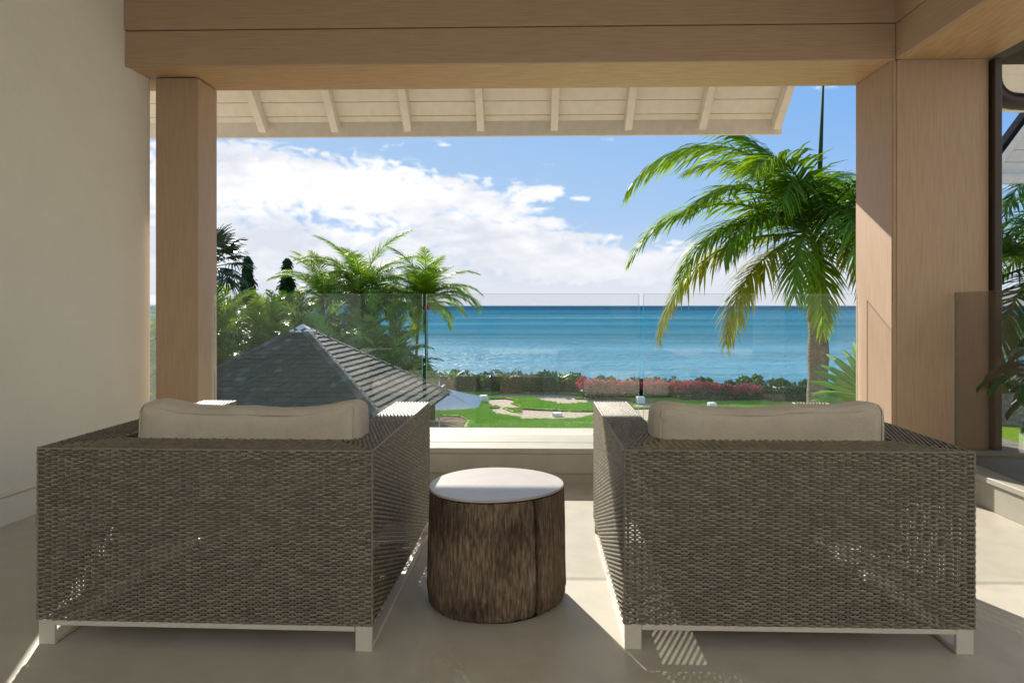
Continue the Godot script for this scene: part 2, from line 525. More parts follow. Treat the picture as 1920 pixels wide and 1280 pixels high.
func make_chair(label: String, at: Vector3, turn: float) -> Node3D:
	var t := thing("wicker_armchair", label, "armchair", at, turn, "wicker armchairs facing the sea")
	var h := CW / 2
	var aw := 0.162
	var bd := 0.176
	var mb := MB.new()  # back: outer face, top ledge, inner face
	weave(mb, Vector3(-h, CB, 0), Vector3.RIGHT, Vector3.UP, Vector3.BACK, CW, CT - CB)
	weave(mb, Vector3(-h + aw, 0.30, -bd), Vector3.RIGHT, Vector3.UP, Vector3.FORWARD, CW - aw * 2, CT - 0.30)
	obj("wicker_back", mb, M.wicker, t)
	mb = MB.new()
	weave(mb, Vector3(-h, CT, 0), Vector3.RIGHT, Vector3.FORWARD, Vector3.UP, CW, bd, aw / bd, aw / bd)
	obj("wicker_back_top", mb, M.wicker, t)
	for s in [-1.0, 1.0]:
		mb = MB.new()
		weave(mb, Vector3(s * h, CB, 0), Vector3.FORWARD, Vector3.UP, Vector3.RIGHT * s, CD, CT - CB)
		weave(mb, Vector3(s * (h - aw), 0.30, -bd), Vector3.FORWARD, Vector3.UP, Vector3.LEFT * s, CD - bd, CT - 0.30)
		weave(mb, Vector3(s * h, CB, -CD), Vector3.LEFT * s, Vector3.UP, Vector3.FORWARD, aw, CT - CB)
		obj("wicker_arm", mb, M.wicker, t)
		mb = MB.new()
		weave(mb, Vector3(s * h, CT, 0), Vector3.FORWARD, Vector3.LEFT * s, Vector3.UP, CD, aw, bd / aw, 0.0)
		obj("wicker_arm_top", mb, M.wicker, t)
	mb = MB.new()
	for s in [-1.0, 1.0]:
		rope(mb, Vector3(s * h, CT, 0), Vector3(s * h, CT, -CD), 0.0052)
		rope(mb, Vector3(s * (h - aw), CT, -bd), Vector3(s * (h - aw), CT, -CD), 0.0045)
		rope(mb, Vector3(s * h, CT, -CD), Vector3(s * (h - aw), CT, -CD), 0.0045)
		rope(mb, Vector3(s * h, CB, 0), Vector3(s * h, CT, 0), 0.0052)
		rope(mb, Vector3(s * h, CB, -CD), Vector3(s * h, CT, -CD), 0.0052)
	rope(mb, Vector3(-h, CT, 0), Vector3(h, CT, 0), 0.0052)
	rope(mb, Vector3(-h + aw, CT, -bd), Vector3(h - aw, CT, -bd), 0.0045)
	obj("braided_edge", mb, M.wicker, t)
	mb = MB.new()
	weave(mb, Vector3(-h + aw, CB, -CD + 0.03), Vector3.RIGHT, Vector3.UP, Vector3.FORWARD, CW - aw * 2, 0.30 - CB)
	obj("wicker_seat_front", mb, M.wicker, t)
	mb = MB.new()
	cushion(mb, Vector3(0, 0.385, -0.66), Vector3(CW - aw * 2 - 0.01, 0.17, 0.92), 0.05, 0.0, 3)
	obj("seat_cushion", mb, M.cloth, t)
	mb = MB.new()
	mb.box(Vector3(0, 0.098, -CD / 2), Vector3(CW - aw * 2 - 0.06, 0.004, CD - 0.05), 0.0)
	obj("underside_cloth", mb, M.dark, t)
	for s in [-1.0, 1.0]:
		mb = MB.new()
		var x: float = s * (h - 0.029)
		mb.box(Vector3(x, 0.0415, -0.008), Vector3(0.056, 0.083, 0.014), 0.002)
		mb.box(Vector3(x, 0.0415, -CD + 0.008), Vector3(0.056, 0.083, 0.014), 0.002)
		mb.box(Vector3(x, 0.0775, -CD / 2), Vector3(0.054, 0.012, CD - 0.032), 0.002)
		mb.box(Vector3(x, 0.0075, -CD / 2), Vector3(0.054, 0.013, CD - 0.032), 0.002)
		obj("sled_leg", mb, M.frame_metal, t)
	mb = MB.new()
	mb.box(Vector3(0, 0.075, -0.009), Vector3(CW - 0.116, 0.017, 0.02), 0.002)
	mb.box(Vector3(0, 0.075, -CD + 0.009), Vector3(CW - 0.116, 0.017, 0.02), 0.002)
	mb.box(Vector3(0, 0.072, -CD / 2), Vector3(CW - 0.116, 0.012, 0.03), 0.002)
	obj("frame_rail", mb, M.frame_metal, t)
	return t


func cushion(mb: MB, at: Vector3, size: Vector3, r: float, sag: float, sd: int, tilt := 0.0, puff := 0.012) -> void:
	# a boxed cushion with soft edges, its top sagging between the ends
	var f := FastNoiseLite.new()
	f.seed = sd
	f.frequency = 5.0
	f.fractal_octaves = 3
	var h := size * 0.5
	var turn := Basis(Vector3.RIGHT, tilt)
	for ax in 3:
		var b := (ax + 1) % 3
		var d := (ax + 2) % 3
		for s in [-1.0, 1.0]:
			var nb := maxi(8, int(size[b] / 0.012))
			var nd := maxi(8, int(size[d] / 0.012))
			var shape := func(u: float, w: float) -> Vector3:
				var p := Vector3.ZERO
				p[ax] = s * h[ax]
				p[b] = lerpf(-h[b], h[b], u)
				p[d] = lerpf(-h[d], h[d], w)
				var q := p.clamp(-h + Vector3.ONE * r, h - Vector3.ONE * r)
				var away := (p - q).normalized()
				p = q + away * r
				var e := Vector3(1.0 - pow(absf(p.x) / h.x, 4.0), 1.0 - pow(absf(p.y) / h.y, 4.0), 1.0 - pow(absf(p.z) / h.z, 4.0))
				var bulge := puff * (e[b] * e[d])
				p += away * (bulge + 0.005 * f.get_noise_3d(p.x * 0.7, p.y * 0.5, p.z * 0.8) + 0.0012 * f.get_noise_3d(p.x * 4.0, p.y * 1.2, p.z * 3.0))
				var along := p.x / h.x
				p.y -= sag * (1.0 - along * along) * (0.5 + 0.5 * p.y / h.y)
				p.y += sag * 0.5 * f.get_noise_2d(along * 0.16 + sd, 4.0) * (0.5 + 0.5 * p.y / h.y)
				return at + turn * p
			var o := Vector3.ZERO
			o[ax] = s
			mb.sheet(nb, nd, shape, turn * o)


func back_cushion(label: String, chair: Node3D, x: float, sd: int) -> void:
	var t := thing("back_cushion", label, "cushion", chair.position + chair.basis * Vector3(x, 0, -0.275), chair.rotation.y, "back cushions of the armchairs")
	var mb := MB.new()
	var size := Vector3(0.815, 0.36, 0.185)
	var at := Vector3(0, 0.615, 0)
	cushion(mb, at, size, 0.045, 0.038, sd, -0.04)
	obj("cover", mb, M.cloth, t)
	var wob := FastNoiseLite.new()
	wob.seed = sd
	wob.frequency = 5.0
	wob.fractal_octaves = 3
	# the piped seam runs round the border of both faces
	var turn := Basis(Vector3.RIGHT, -0.04)
	for side in [1.0, -1.0]:
		mb = MB.new()
		var pts := []
		var radii := []
		for k in 97:
			var a := TAU * k / 96.0
			var c := Vector2(cos(a), sin(a))
			var q := Vector2(signf(c.x) * pow(absf(c.x), 0.22), signf(c.y) * pow(absf(c.y), 0.22))
			var p := Vector3(q.x * (size.x * 0.5 - 0.0105), q.y * (size.y * 0.5 - 0.0105), side * (size.z * 0.5 - 0.0105))
			var al := p.x / (size.x * 0.5)
			var hold := 0.5 + 0.5 * p.y / (size.y * 0.5)
			p.y -= 0.038 * (1.0 - al * al) * hold
			p.y += 0.038 * 0.5 * wob.get_noise_2d(al * 0.16 + sd, 4.0) * hold
			pts.append(at + turn * p)
			radii.append(0.0042)
		mb.tube(pts, radii, 6)
		obj("piped_seam", mb, M.cloth, t)


# ---------------------------------------------------------------- plants
func frond(length: float, e0: float, e1: float, pairs: int, ll: float, lw: float, hang: float, vee: float, tone: Array, sd: int, bend := 0.0, wild := 0.12) -> ArrayMesh:
	# a feather leaf growing along +x, rising at e0 degrees and bending to e1; tone: base colour, tip colour, linear
	var g := RandomNumberGenerator.new()
	g.seed = sd
	var mb := MB.new()
	var N := 18
	var pts := [Vector3.ZERO]
	var tans := []
	var p := Vector3.ZERO
	for k in N + 1:
		var t := float(k) / N
		var a := deg_to_rad(lerpf(e0, e1, pow(t, 1.25)))
		var yaw := bend * t * t
		tans.append(Vector3(cos(a) * cos(yaw), sin(a), cos(a) * sin(yaw)))
		p += Vector3(tans[k]) * length / N
		pts.append(p)
	pts.resize(N + 1)
	var radii := []
	for k in N + 1:
		radii.append(lerpf(0.0085, 0.0016, float(k) / N) * length * 0.9)
	var cb: Color = tone[0]
	var ct: Color = tone[1]
	mb.tube(pts, radii, 4, cb.lerp(Color(0.22, 0.27, 0.06), 0.6))
	for i in pairs:
		var t := 0.10 + 0.90 * pow((i + 0.5) / pairs, 0.95)
		var f := t * N
		var k := mini(int(f), N - 1)
		var at: Vector3 = Vector3(pts[k]).lerp(pts[k + 1], f - k)
		var T: Vector3 = Vector3(tans[k]).lerp(tans[k + 1], f - k).normalized()
		var S := T.cross(Vector3.UP).normalized()
		var U := S.cross(T)
		for s in [-1.0, 1.0]:
			if g.randf() < 0.06:
				continue
			var fwd := lerpf(1.05, 0.40, t) + g.randf_range(-wild, wild)
			var lift := vee + g.randf_range(-wild, wild) * 2.2
			var d: Vector3 = (T * cos(fwd) + (S * s * cos(lift) + U * sin(lift)) * sin(fwd)).normalized()
			var l := ll * pow(sin(PI * clampf(0.16 + 0.78 * t, 0.0, 1.0)), 0.7) * g.randf_range(0.82, 1.1)
			var width := lw * (0.6 + 0.5 * sin(PI * t))
			var col := cb.lerp(ct, clampf(t * 0.8 + g.randf_range(-0.25, 0.25), 0.0, 1.0)) * g.randf_range(0.75, 1.2)
			col.a = 1.0
			var dry: Color = col.lerp(ct, 0.6)
			var q := at
			var last := -1
			for m in 4:
				var wd: Vector3 = T - d * T.dot(d)
				wd = wd.normalized() if wd.length() > 0.05 else U
				var nn: Vector3 = d.cross(wd).normalized()
				var hw: float = width * [0.35, 0.5, 0.36, 0.03][m]
				var cc: Color = col if m < 2 else col.lerp(dry, 0.5)
				var a := mb.vert(q - wd * hw, nn, cc)
				mb.vert(q + wd * hw, nn, cc)
				if last >= 0:
					mb.ix.append_array([last, last + 1, a + 1, last, a + 1, a])
				last = a
				q += d * l / 3.0
				d = (d + Vector3.DOWN * hang * g.randf_range(0.7, 1.3)).normalized()
	return mb.mesh()


func fan_leaf(R: float, segs: int, spread: float, droop: float, joined: float, tone: Array, sd: int, tip := 0.35) -> ArrayMesh:
	# a pleated fan leaf; its stalk ends at the origin and it opens along +x
	var g := RandomNumberGenerator.new()
	g.seed = sd
	var mb := MB.new()
	var half := deg_to_rad(spread) / 2
	for i in segs:
		var a := lerpf(-half, half, (i + 0.5) / segs)
		var da := half / segs * 0.98
		var reach := R * (1.0 - 0.22 * pow(absf(a) / half, 2.0)) * g.randf_range(0.9, 1.05)
		var col: Color = Color(tone[0]).lerp(tone[1], g.randf()) * g.randf_range(0.85, 1.15)
		col.a = 1.0
		var prev := []
		var dr := droop * g.randf_range(0.75, 1.3)
		for k in 6:
			var t := k / 5.0
			var r := reach * t
			var open := 1.0 if t <= joined else lerpf(1.0, tip, (t - joined) / (1.0 - joined))
			var hw := r * tan(da) * open if t <= joined else reach * joined * tan(da) * open
			var dir := Vector3(cos(a), 0, sin(a))
			var sd_ := Vector3(-sin(a), 0, cos(a))
			var y := 0.10 * R * t - dr * R * pow(t, 2.6)
			var pl := 0.45 * maxf(hw, 0.002)
			var mid := dir * r * (1.0 - 0.25 * dr * t * t) + Vector3.UP * y
			var row := [mid - sd_ * hw - Vector3.UP * pl, mid + Vector3.UP * pl, mid + sd_ * hw - Vector3.UP * pl]
			if prev:
				for q in 2:
					mb.poly([prev[q], prev[q + 1], row[q + 1], row[q]] if k > 1 else [prev[q], row[q + 1], row[q]], Vector3.UP, col)
			prev = row
	return mb.mesh()


func leaf_at(mb: MB, p: Vector3, d: Vector3, side: Vector3, l: float, w: float, col: Color, fold := 0.25) -> void:
	var nn := d.cross(side).normalized()
	var m := p + d * l * 0.5
	var tip := p + d * l - nn * l * 0.12
	mb.tri(p, m + side * w * 0.5 + nn * w * fold, tip, col)
	mb.tri(p, tip, m - side * w * 0.5 + nn * w * fold, col)


func leaf_mass(mb: MB, g: RandomNumberGenerator, count: int, shape: Callable, size: float, tones: Array, ratio := 0.5, up := 0.4) -> void:
	# leaves spread through a volume; shape gives a spot and the way out of the plant there
	for i in count:
		var so: Array = shape.call(g)
		var out: Vector3 = so[1]
		var d := (out + Vector3(g.randf_range(-1, 1), g.randf_range(-1, 1) + up, g.randf_range(-1, 1)) * 0.8).normalized()
		var side := d.cross(Vector3(g.randf_range(-1, 1), g.randf_range(-1, 1), g.randf_range(-1, 1))).normalized()
		var l := size * g.randf_range(0.6, 1.3)
		var col: Color = Color(tones[g.randi() % tones.size()]) * g.randf_range(0.7, 1.25)
		col.a = 1.0
		leaf_at(mb, so[0], d, side, l, l * ratio, col)


func in_lumps(lumps: Array) -> Callable:
	return func(g: RandomNumberGenerator) -> Array:
		var e: Array = lumps[g.randi() % lumps.size()]
		var d := Vector3(g.randfn(), g.randfn(), g.randfn()).normalized()
		var r := pow(g.randf(), 0.35)
		return [Vector3(e[0]) + d * Vector3(e[1]) * r, d]


func lumps(g: RandomNumberGenerator, k: int, box: Vector3, r0: float, r1: float) -> Array:
	var a := []
	for i in k:
		var r := g.randf_range(r0, r1)
		a.append([Vector3(g.randf_range(-0.5, 0.5) * box.x, r * 0.7 + g.randf() * maxf(box.y - r * 1.5, 0.02), g.randf_range(-0.5, 0.5) * box.z), Vector3(r, r * 0.85, r)])
	return a


func trunk_mesh(height: float, r0: float, r1: float, lean: Vector3, rings: float) -> MB:
	var mb := MB.new()
	var pts := []
	var radii := []
	var k := maxi(8, int(height / 0.06))
	for i in k + 1:
		var t := float(i) / k
		pts.append(Vector3.UP * height * t + lean * t * t)
		radii.append(lerpf(r0, r1, t) * (1.0 + 0.05 * sin(i * rings)) * (1.0 + 0.35 * exp(-t * 14.0)))
	mb.tube(pts, radii, 10)
	return mb


func feather_palm(called: String, label: String, at: Vector3, height: float, r: float, fronds: Array, specs: Array, group := "", lean := Vector3.ZERO, seed_ := 1) -> Node3D:
	# fronds: shared meshes; specs: [mesh number, azimuth, scale]
	var t := thing(called, label, "palm tree", at, 0.0, group)
	if height > 0.0:
		obj("trunk", trunk_mesh(height, r, r * 0.75, lean, 1.3), M.palm_bark, t)
	for s in specs:
		var o := obj("frond", fronds[s[0]], M.palm, t)
		o.position = Vector3.UP * height + lean
		o.rotation.y = deg_to_rad(s[1])
		o.scale = Vector3.ONE * float(s[2])
	return t


# ---------------------------------------------------------------- scene
func _ready() -> void:
	rng.seed = 20
	var cam := Camera3D.new()
	cam.name = "camera"
	cam.projection = Camera3D.PROJECTION_FRUSTUM
	cam.near = 0.05
	cam.far = 60000.0
	cam.size = 0.05
	cam.frustum_offset = Vector2(0.0, -67.0 / 1280.0 * 0.05)
	cam.position = Vector3(0, 1.15, 0)
	cam.rotation.y = deg_to_rad(1.43)
	add_child(cam)
	cam.current = true
	var we := WorldEnvironment.new()
	we.name = "world"
	var env := Environment.new()
	env.background_mode = Environment.BG_SKY
	var sm := PanoramaSkyMaterial.new()
	sm.panorama = make_sky()
	sm.energy_multiplier = 1.0
	env.sky = Sky.new()
	env.sky.sky_material = sm
	env.background_energy_multiplier = 0.31
	env.tonemap_mode = Environment.TONE_MAPPER_LINEAR
	env.tonemap_exposure = 3.5
	env.sdfgi_enabled = true
	env.ssao_enabled = true
	env.ssil_enabled = true
	we.environment = env
	add_child(we)
	var sun := DirectionalLight3D.new()
	sun.name = "sun"
	sun.light_color = Color(1.0, 0.972, 0.92)
	sun.light_energy = 0.88
	sun.light_angular_distance = 0.5
	sun.shadow_enabled = true
	sun.look_at_from_position(Vector3(-0.40, 0.62, -1.0), Vector3.ZERO, Vector3.UP)
	add_child(sun)
	make_materials()
	build_land()
	build_terrace()
	build_roofs()
	build_pavilion()
	build_glass()
	build_furniture()
	build_garden()
	build_palms()
	build_right_side()


func build_land() -> void:
	var mb := MB.new()  # the garden level, running out behind the terrace as well
	var half := 400.0
	mb.poly([V(-half, GARDEN, -half), V(half, GARDEN, -half), V(half, GARDEN, 42.0), V(-half, GARDEN, 42.0)], Vector3.UP)
	mb.poly([V(-half, GARDEN, 42.0), V(half, GARDEN, 42.0), V(half, SEA - 1.0, 52.0), V(-half, SEA - 1.0, 52.0)], Vector3.UP)
	struct("ground", mb, M.ground)
	# the sea: rows of waves that grow coarser with distance
	mb = MB.new()
	var f := FastNoiseLite.new()
	f.seed = 41
	f.frequency = 0.02
	f.fractal_octaves = 3
	var reach := [44.0, 118.0]
	var colour := func(u: float, w: float) -> Color:
		var d: float = reach[0] * pow(reach[1] / reach[0], w)
		var near := Color(0.075, 0.20, 0.26)
		var mid := Color(0.028, 0.150, 0.225)
		var far := Color(0.008, 0.060, 0.130).lerp(Color(0.04, 0.105, 0.17), smoothstep(3000.0, 20000.0, d))
		var c := near.lerp(mid, smoothstep(70.0, 220.0, d)).lerp(far, smoothstep(220.0, 1500.0, d))
		var k := f.get_noise_2d((u - 0.5) * d * 0.25, d * 1.1)
		return c * (1.0 + 0.6 * k * (1.0 - smoothstep(100.0, 3000.0, d)))
	var wave := func(u: float, w: float) -> Vector3:
		var d: float = reach[0] * pow(reach[1] / reach[0], w)
		var x := (u - 0.5) * d * 3.2
		var fade := 1.0 - smoothstep(250.0, 900.0, d)
		var ph := d * TAU / 27.0 + 2.2 * f.get_noise_2d(x * 0.35, d * 0.3)
		var swell := pow(0.5 + 0.5 * sin(ph), 2.2) * (0.55 + 0.45 * f.get_noise_2d(x * 0.5 + 500.0, d * 0.4))
		return Vector3(x, SEA + (0.62 * swell + 0.16 * f.get_noise_2d(x * 4.0, d * 9.0)) * fade, -d)
	for e in [[44.0, 78.0, 0.075, 130], [78.0, 92.0, 0.055, 50], [92.0, 110.0, 0.04, 50], [110.0, 135.0, 0.025, 50], [135.0, 40000.0, 0.0, 260]]:
		mb = MB.new()
		reach[0] = e[0]
		reach[1] = e[1]
		mb.sheet(240, e[3], wave, Vector3.UP, false, colour)
		var water: StandardMaterial3D = M.far_sea if e[2] == 0.0 else M.sea.duplicate()
		if e[2] > 0.0:
			water.metallic_specular = e[2]
		struct("sea", mb, water)
	mb = MB.new()
	for k in 60:
		var x0 := lerpf(-37.0, 88.0, k / 60.0)
		var x1 := lerpf(-37.0, 88.0, (k + 1) / 60.0)
		var wd := 1.3 * (0.5 + rng.randf() * 0.7) * (0.45 + 0.55 * sin(PI * (k + 1.0) / 61.0))
		mb.poly([V(x0, SEA + 0.72, 341.0 - wd), V(x1, SEA + 0.72, 341.0 - wd), V(x1, SEA + 0.72, 341.0 + wd), V(x0, SEA + 0.72, 341.0 + wd)], Vector3.UP)
	struct("boat_wake", mb, M.foam)


func build_terrace() -> void:
	var mb := MB.new()
	mb.box(V(0.2, -0.15, 0.2), Vector3(7.6, 0.3, 8.8), 0.0)
	struct("terrace_floor", mb, M.floor)
	# front kerb: skirting, riser and a two-piece coping with an open joint
	var t := thing("front_kerb", "long cream stone kerb under the glass balustrade facing the sea", "kerb")
	mb = MB.new()
	mb.box(V(0.1, 0.033, 4.80), Vector3(6.4, 0.066, 0.76), 0.0)
	obj("skirting", mb, M.kerb, t)
	mb = MB.new()
	mb.box(V(0.1, 0.131, 4.775), Vector3(6.4, 0.126, 0.74), 0.003)
	obj("riser", mb, M.kerb, t)
	for e in [[4.400, 4.596], [4.603, 5.145]]:
		mb = MB.new()
		mb.box(V(0.1, 0.213, (e[0] + e[1]) / 2), Vector3(6.4, 0.034, e[1] - e[0]), 0.003)
		obj("coping_slab", mb, M.kerb, t)
	t = thing("side_kerb", "low cream kerb along the right edge of the terrace, under the side glass", "kerb")
	mb = MB.new()
	mb.box(V(2.92, 0.076, 1.2), Vector3(0.66, 0.152, 6.38), 0.003)
	obj("riser", mb, M.kerb, t)
	mb = MB.new()
	mb.box(V(2.914, 0.169, 1.2), Vector3(0.68, 0.034, 6.38), 0.004)
	obj("coping_slab", mb, M.kerb, t)
	# villa wall below the terrace
	mb = MB.new()
	mb.box(V(0.2, -2.16, 0.35), Vector3(7.0, 3.68, 8.9), 0.0)
	tag(obj("lower_storey", mb, M.plaster), "plain plastered lower storey that carries the terrace", "wall")
	# plaster wall on the left, its sea end rounded
	var wt := thing("plaster_wall", "tall cream plaster wall with a soft rounded end, left of the armchairs", "wall")
	var p0 := V(-2.655, 0, 4.70)
	var dir := V(-0.083, 0, -1.0).normalized()
	var side := dir.cross(Vector3.UP)  # towards the terrace or away
	if side.x < 0.0:
		side = -side
	var prof := []
	var R := 0.035
	for k in 9:
		var a := PI / 2 * k / 8
		prof.append(p0 - side * R + side * R * cos(a) - dir * (R * sin(a)) + dir * 0.0)
	prof.append(p0 - side * 0.35 - dir * R)
	prof.append(p0 - side * 0.35 + dir * 8.6)
	prof.append(p0 + dir * 8.6)
	mb = MB.new()
	for k in prof.size():
		var a: Vector3 = prof[k]
		var b: Vector3 = prof[(k + 1) % prof.size()]
		var mid := (a + b) / 2 - (p0 - side * 0.17 + dir * 4.0)
		mb.poly([a, b, b + Vector3.UP * 3.4, a + Vector3.UP * 3.4], mid)
	obj("plaster_face", mb, M.plaster, wt)
	mb = MB.new()
	var turn := Basis(side, Vector3.UP, side.cross(Vector3.UP))
	mb.box(p0 + side * 0.004 + dir * 4.2 + Vector3.UP * 0.074, Vector3(0.03, 0.148, 8.3), 0.002, turn)
	obj("skirting", mb, M.plaster, wt)
	mb = MB.new()
	mb.box(p0 + side * 0.006 + dir * 4.2 + Vector3.UP * 0.157, Vector3(0.036, 0.013, 8.3), 0.003, turn)
	obj("skirting_cap", mb, M.white_paint, wt)
	# ceiling over the terrace
	mb = MB.new()
	mb.box(V(-0.3, 3.42, 2.0), Vector3(7.4, 0.2, 6.0), 0.0)
	tag(obj("terrace_ceiling", mb, M.white_paint), "white ceiling above the terrace", "ceiling")
	# the sunny courtyard behind the terrace, the villa's front beyond it and the side wing
	mb = MB.new()
	mb.box(V(0.0, -0.16, -6.55), Vector3(26.0, 0.28, 4.7), 0.0)
	struct("courtyard_floor", mb, M.courtyard)
	t = thing("villa_front", "cream villa front with a shady loggia across the courtyard behind the viewer", "building")
	mb = MB.new()
	mb.box(V(0, 4.85, -9.0), Vector3(26.0, 4.1, 0.4), 0.02)
	obj("wall", mb, M.courtyard, t)
	for k in 6:
		mb = MB.new()
		mb.box(V(-12.5 + k * 5.0, 1.39, -9.0), Vector3(0.5, 2.82, 0.4), 0.02)
		obj("column", mb, M.wood_dark, t)
	mb = MB.new()
	mb.box(V(0, 1.4, -12.2), Vector3(26.0, 3.2, 0.3), 0.0)
	obj("loggia_wall", mb, M.wood_dark, t)
	mb = MB.new()
	mb.box(V(0, 3.1, -10.7), Vector3(26.0, 0.2, 3.0), 0.0)
	obj("loggia_ceiling", mb, M.wood_dark, t)
	mb = MB.new()
	mb.box(V(0, -0.17, -10.5), Vector3(26.0, 0.28, 3.2), 0.0)
	obj("loggia_floor", mb, M.wood_dark, t)
	mb = MB.new()
	mb.box(V(4.9, 0.2, -0.8), Vector3(0.3, 8.4, 8.2), 0.02)
	tag(obj("side_wing_wall", mb, M.courtyard), "sunlit cream wall of the side wing across the gap right of the terrace", "wall")
	# left pillar
	t = thing("oak_pillar", "slim oak pillar beside the plaster wall", "pillar", V(-2.448, 0.23, 4.825))
	mb = MB.new()
	mb.box(Vector3(0, 1.25, 0), Vector3(0.300, 2.5, 0.286), 0.004)
	obj("core", mb, M.oak_up, t)
	mb = MB.new()
	mb.box(Vector3(-0.004, 1.25, 0.1445), Vector3(0.282, 2.5, 0.006), 0.002)
	obj("front_board", mb, M.oak_up, t)
	# right pillar
	t = thing("oak_pillar", "broad oak pillar on the right with sunlit inner side", "pillar", V(2.655, 0.186, 4.715))
	mb = MB.new()
	mb.box(Vector3(0, 1.275, 0), Vector3(0.608, 2.55, 0.498), 0.004)
	obj("core", mb, M.oak_up, t)
	mb = MB.new()
	mb.box(Vector3(0.008, 1.275, 0.252), Vector3(0.582, 2.55, 0.008), 0.002)
	obj("front_board", mb, M.oak_up, t)
	mb = MB.new()
	mb.box(Vector3(-0.3065, 1.275, 0.0), Vector3(0.006, 2.55, 0.484), 0.002)
	obj("side_board", mb, M.oak_up, t)
	# front beam
	t = thing("oak_beam", "long oak beam across the top of the view, resting on both pillars", "beam")
	mb = MB.new()
	mb.box(V(-0.32, 2.849, 4.4645), Vector3(5.36, 0.232, 0.029), 0.003)
	obj("lower_board", mb, M.oak_across, t)
	mb = MB.new()
	mb.box(V(-0.32, 3.145, 4.456), Vector3(5.37, 0.352, 0.034), 0.003)
	obj("upper_board", mb, M.oak_across, t)
	mb = MB.new()
	mb.box(V(-0.55, 2.758, 4.731), Vector3(5.82, 0.042, 0.504), 0.0)
	obj("soffit_board", mb, M.soffit_across, t)
	mb = MB.new()
	mb.box(V(-0.55, 3.04, 4.735), Vector3(5.80, 0.52, 0.50), 0.0)
	obj("core", mb, M.oak_across, t)
	# right beam, running back over the side of the terrace
	t = thing("oak_beam", "oak beam running back from the broad pillar along the right side", "beam")
	mb = MB.new()
	mb.box(V(2.374, 2.849, 0.96), Vector3(0.029, 0.232, 6.98), 0.003)
	obj("lower_board", mb, M.oak_out, t)
	mb = MB.new()
	mb.box(V(2.366, 3.145, 0.96), Vector3(0.034, 0.352, 6.97), 0.003)
	obj("upper_board", mb, M.oak_out, t)
	mb = MB.new()
	mb.box(V(2.674, 2.7585, 1.24), Vector3(0.566, 0.043, 7.45), 0.0)
	obj("soffit_board", mb, M.soffit_out, t)
	mb = MB.new()
	mb.box(V(2.675, 3.04, 1.24), Vector3(0.57, 0.52, 7.46), 0.0)
	obj("core", mb, M.oak_out, t)


func build_roofs() -> void:
	# the white eave beyond the beam: slope 0.84 up towards the house
	var t := thing("white_eave", "white painted roof eave with slanting rafters above the sea view", "roof eave")
	var sl := atan(0.845)
	var turn := Basis(Vector3.RIGHT, sl)
	var e0 := V(0, 2.735, 6.20)  # foot of the rafters' undersides
	var along := (turn * Vector3(0, 0, 1))  # up the slope, towards the house
	along = Vector3(0, sin(sl), cos(sl))
	var nrm := Vector3(0, cos(sl), -sin(sl))
	turn = Basis(Vector3.RIGHT, nrm, along * 1.0)
	if turn.determinant() < 0.0:
		turn = Basis(Vector3.RIGHT, nrm, -along)
	for k in 10:
		var x := 2.235 - k * 0.6685
		var mb := MB.new()
		mb.box(e0 + Vector3(x, 0, 0) + along * 0.85 + nrm * 0.055, Vector3(0.066, 0.11, 1.7), 0.003, turn)
		obj("rafter", mb, M.white_paint, t)
	for k in 12:
		var mb := MB.new()
		mb.box(e0 + Vector3(-0.87, 0, 0) + along * (0.02 + 0.1475 * k) + nrm * 0.122, Vector3(6.28, 0.02, 0.144), 0.003, turn)
		obj("soffit_board", mb, M.white_paint, t)
	var mb2 := MB.new()
	mb2.box(V(-0.87, 2.775, 6.262), Vector3(6.33, 0.145, 0.03), 0.004)
	obj("fascia_board", mb2, M.white_paint, t)
	mb2 = MB.new()
	mb2.box(e0 + Vector3(-0.87, 0, 0) + along * 1.6 + nrm * 0.158, Vector3(6.34, 0.045, 3.3), 0.0, turn)
	obj("roof_deck", mb2, M.shingle[1], t)


func shingle_mesh(w: float, l: float, th: float) -> ArrayMesh:
	var mb := MB.new()
	mb.box(Vector3(0, th * 0.5, 0), Vector3(w, th, l), 0.003)
	return mb.mesh()


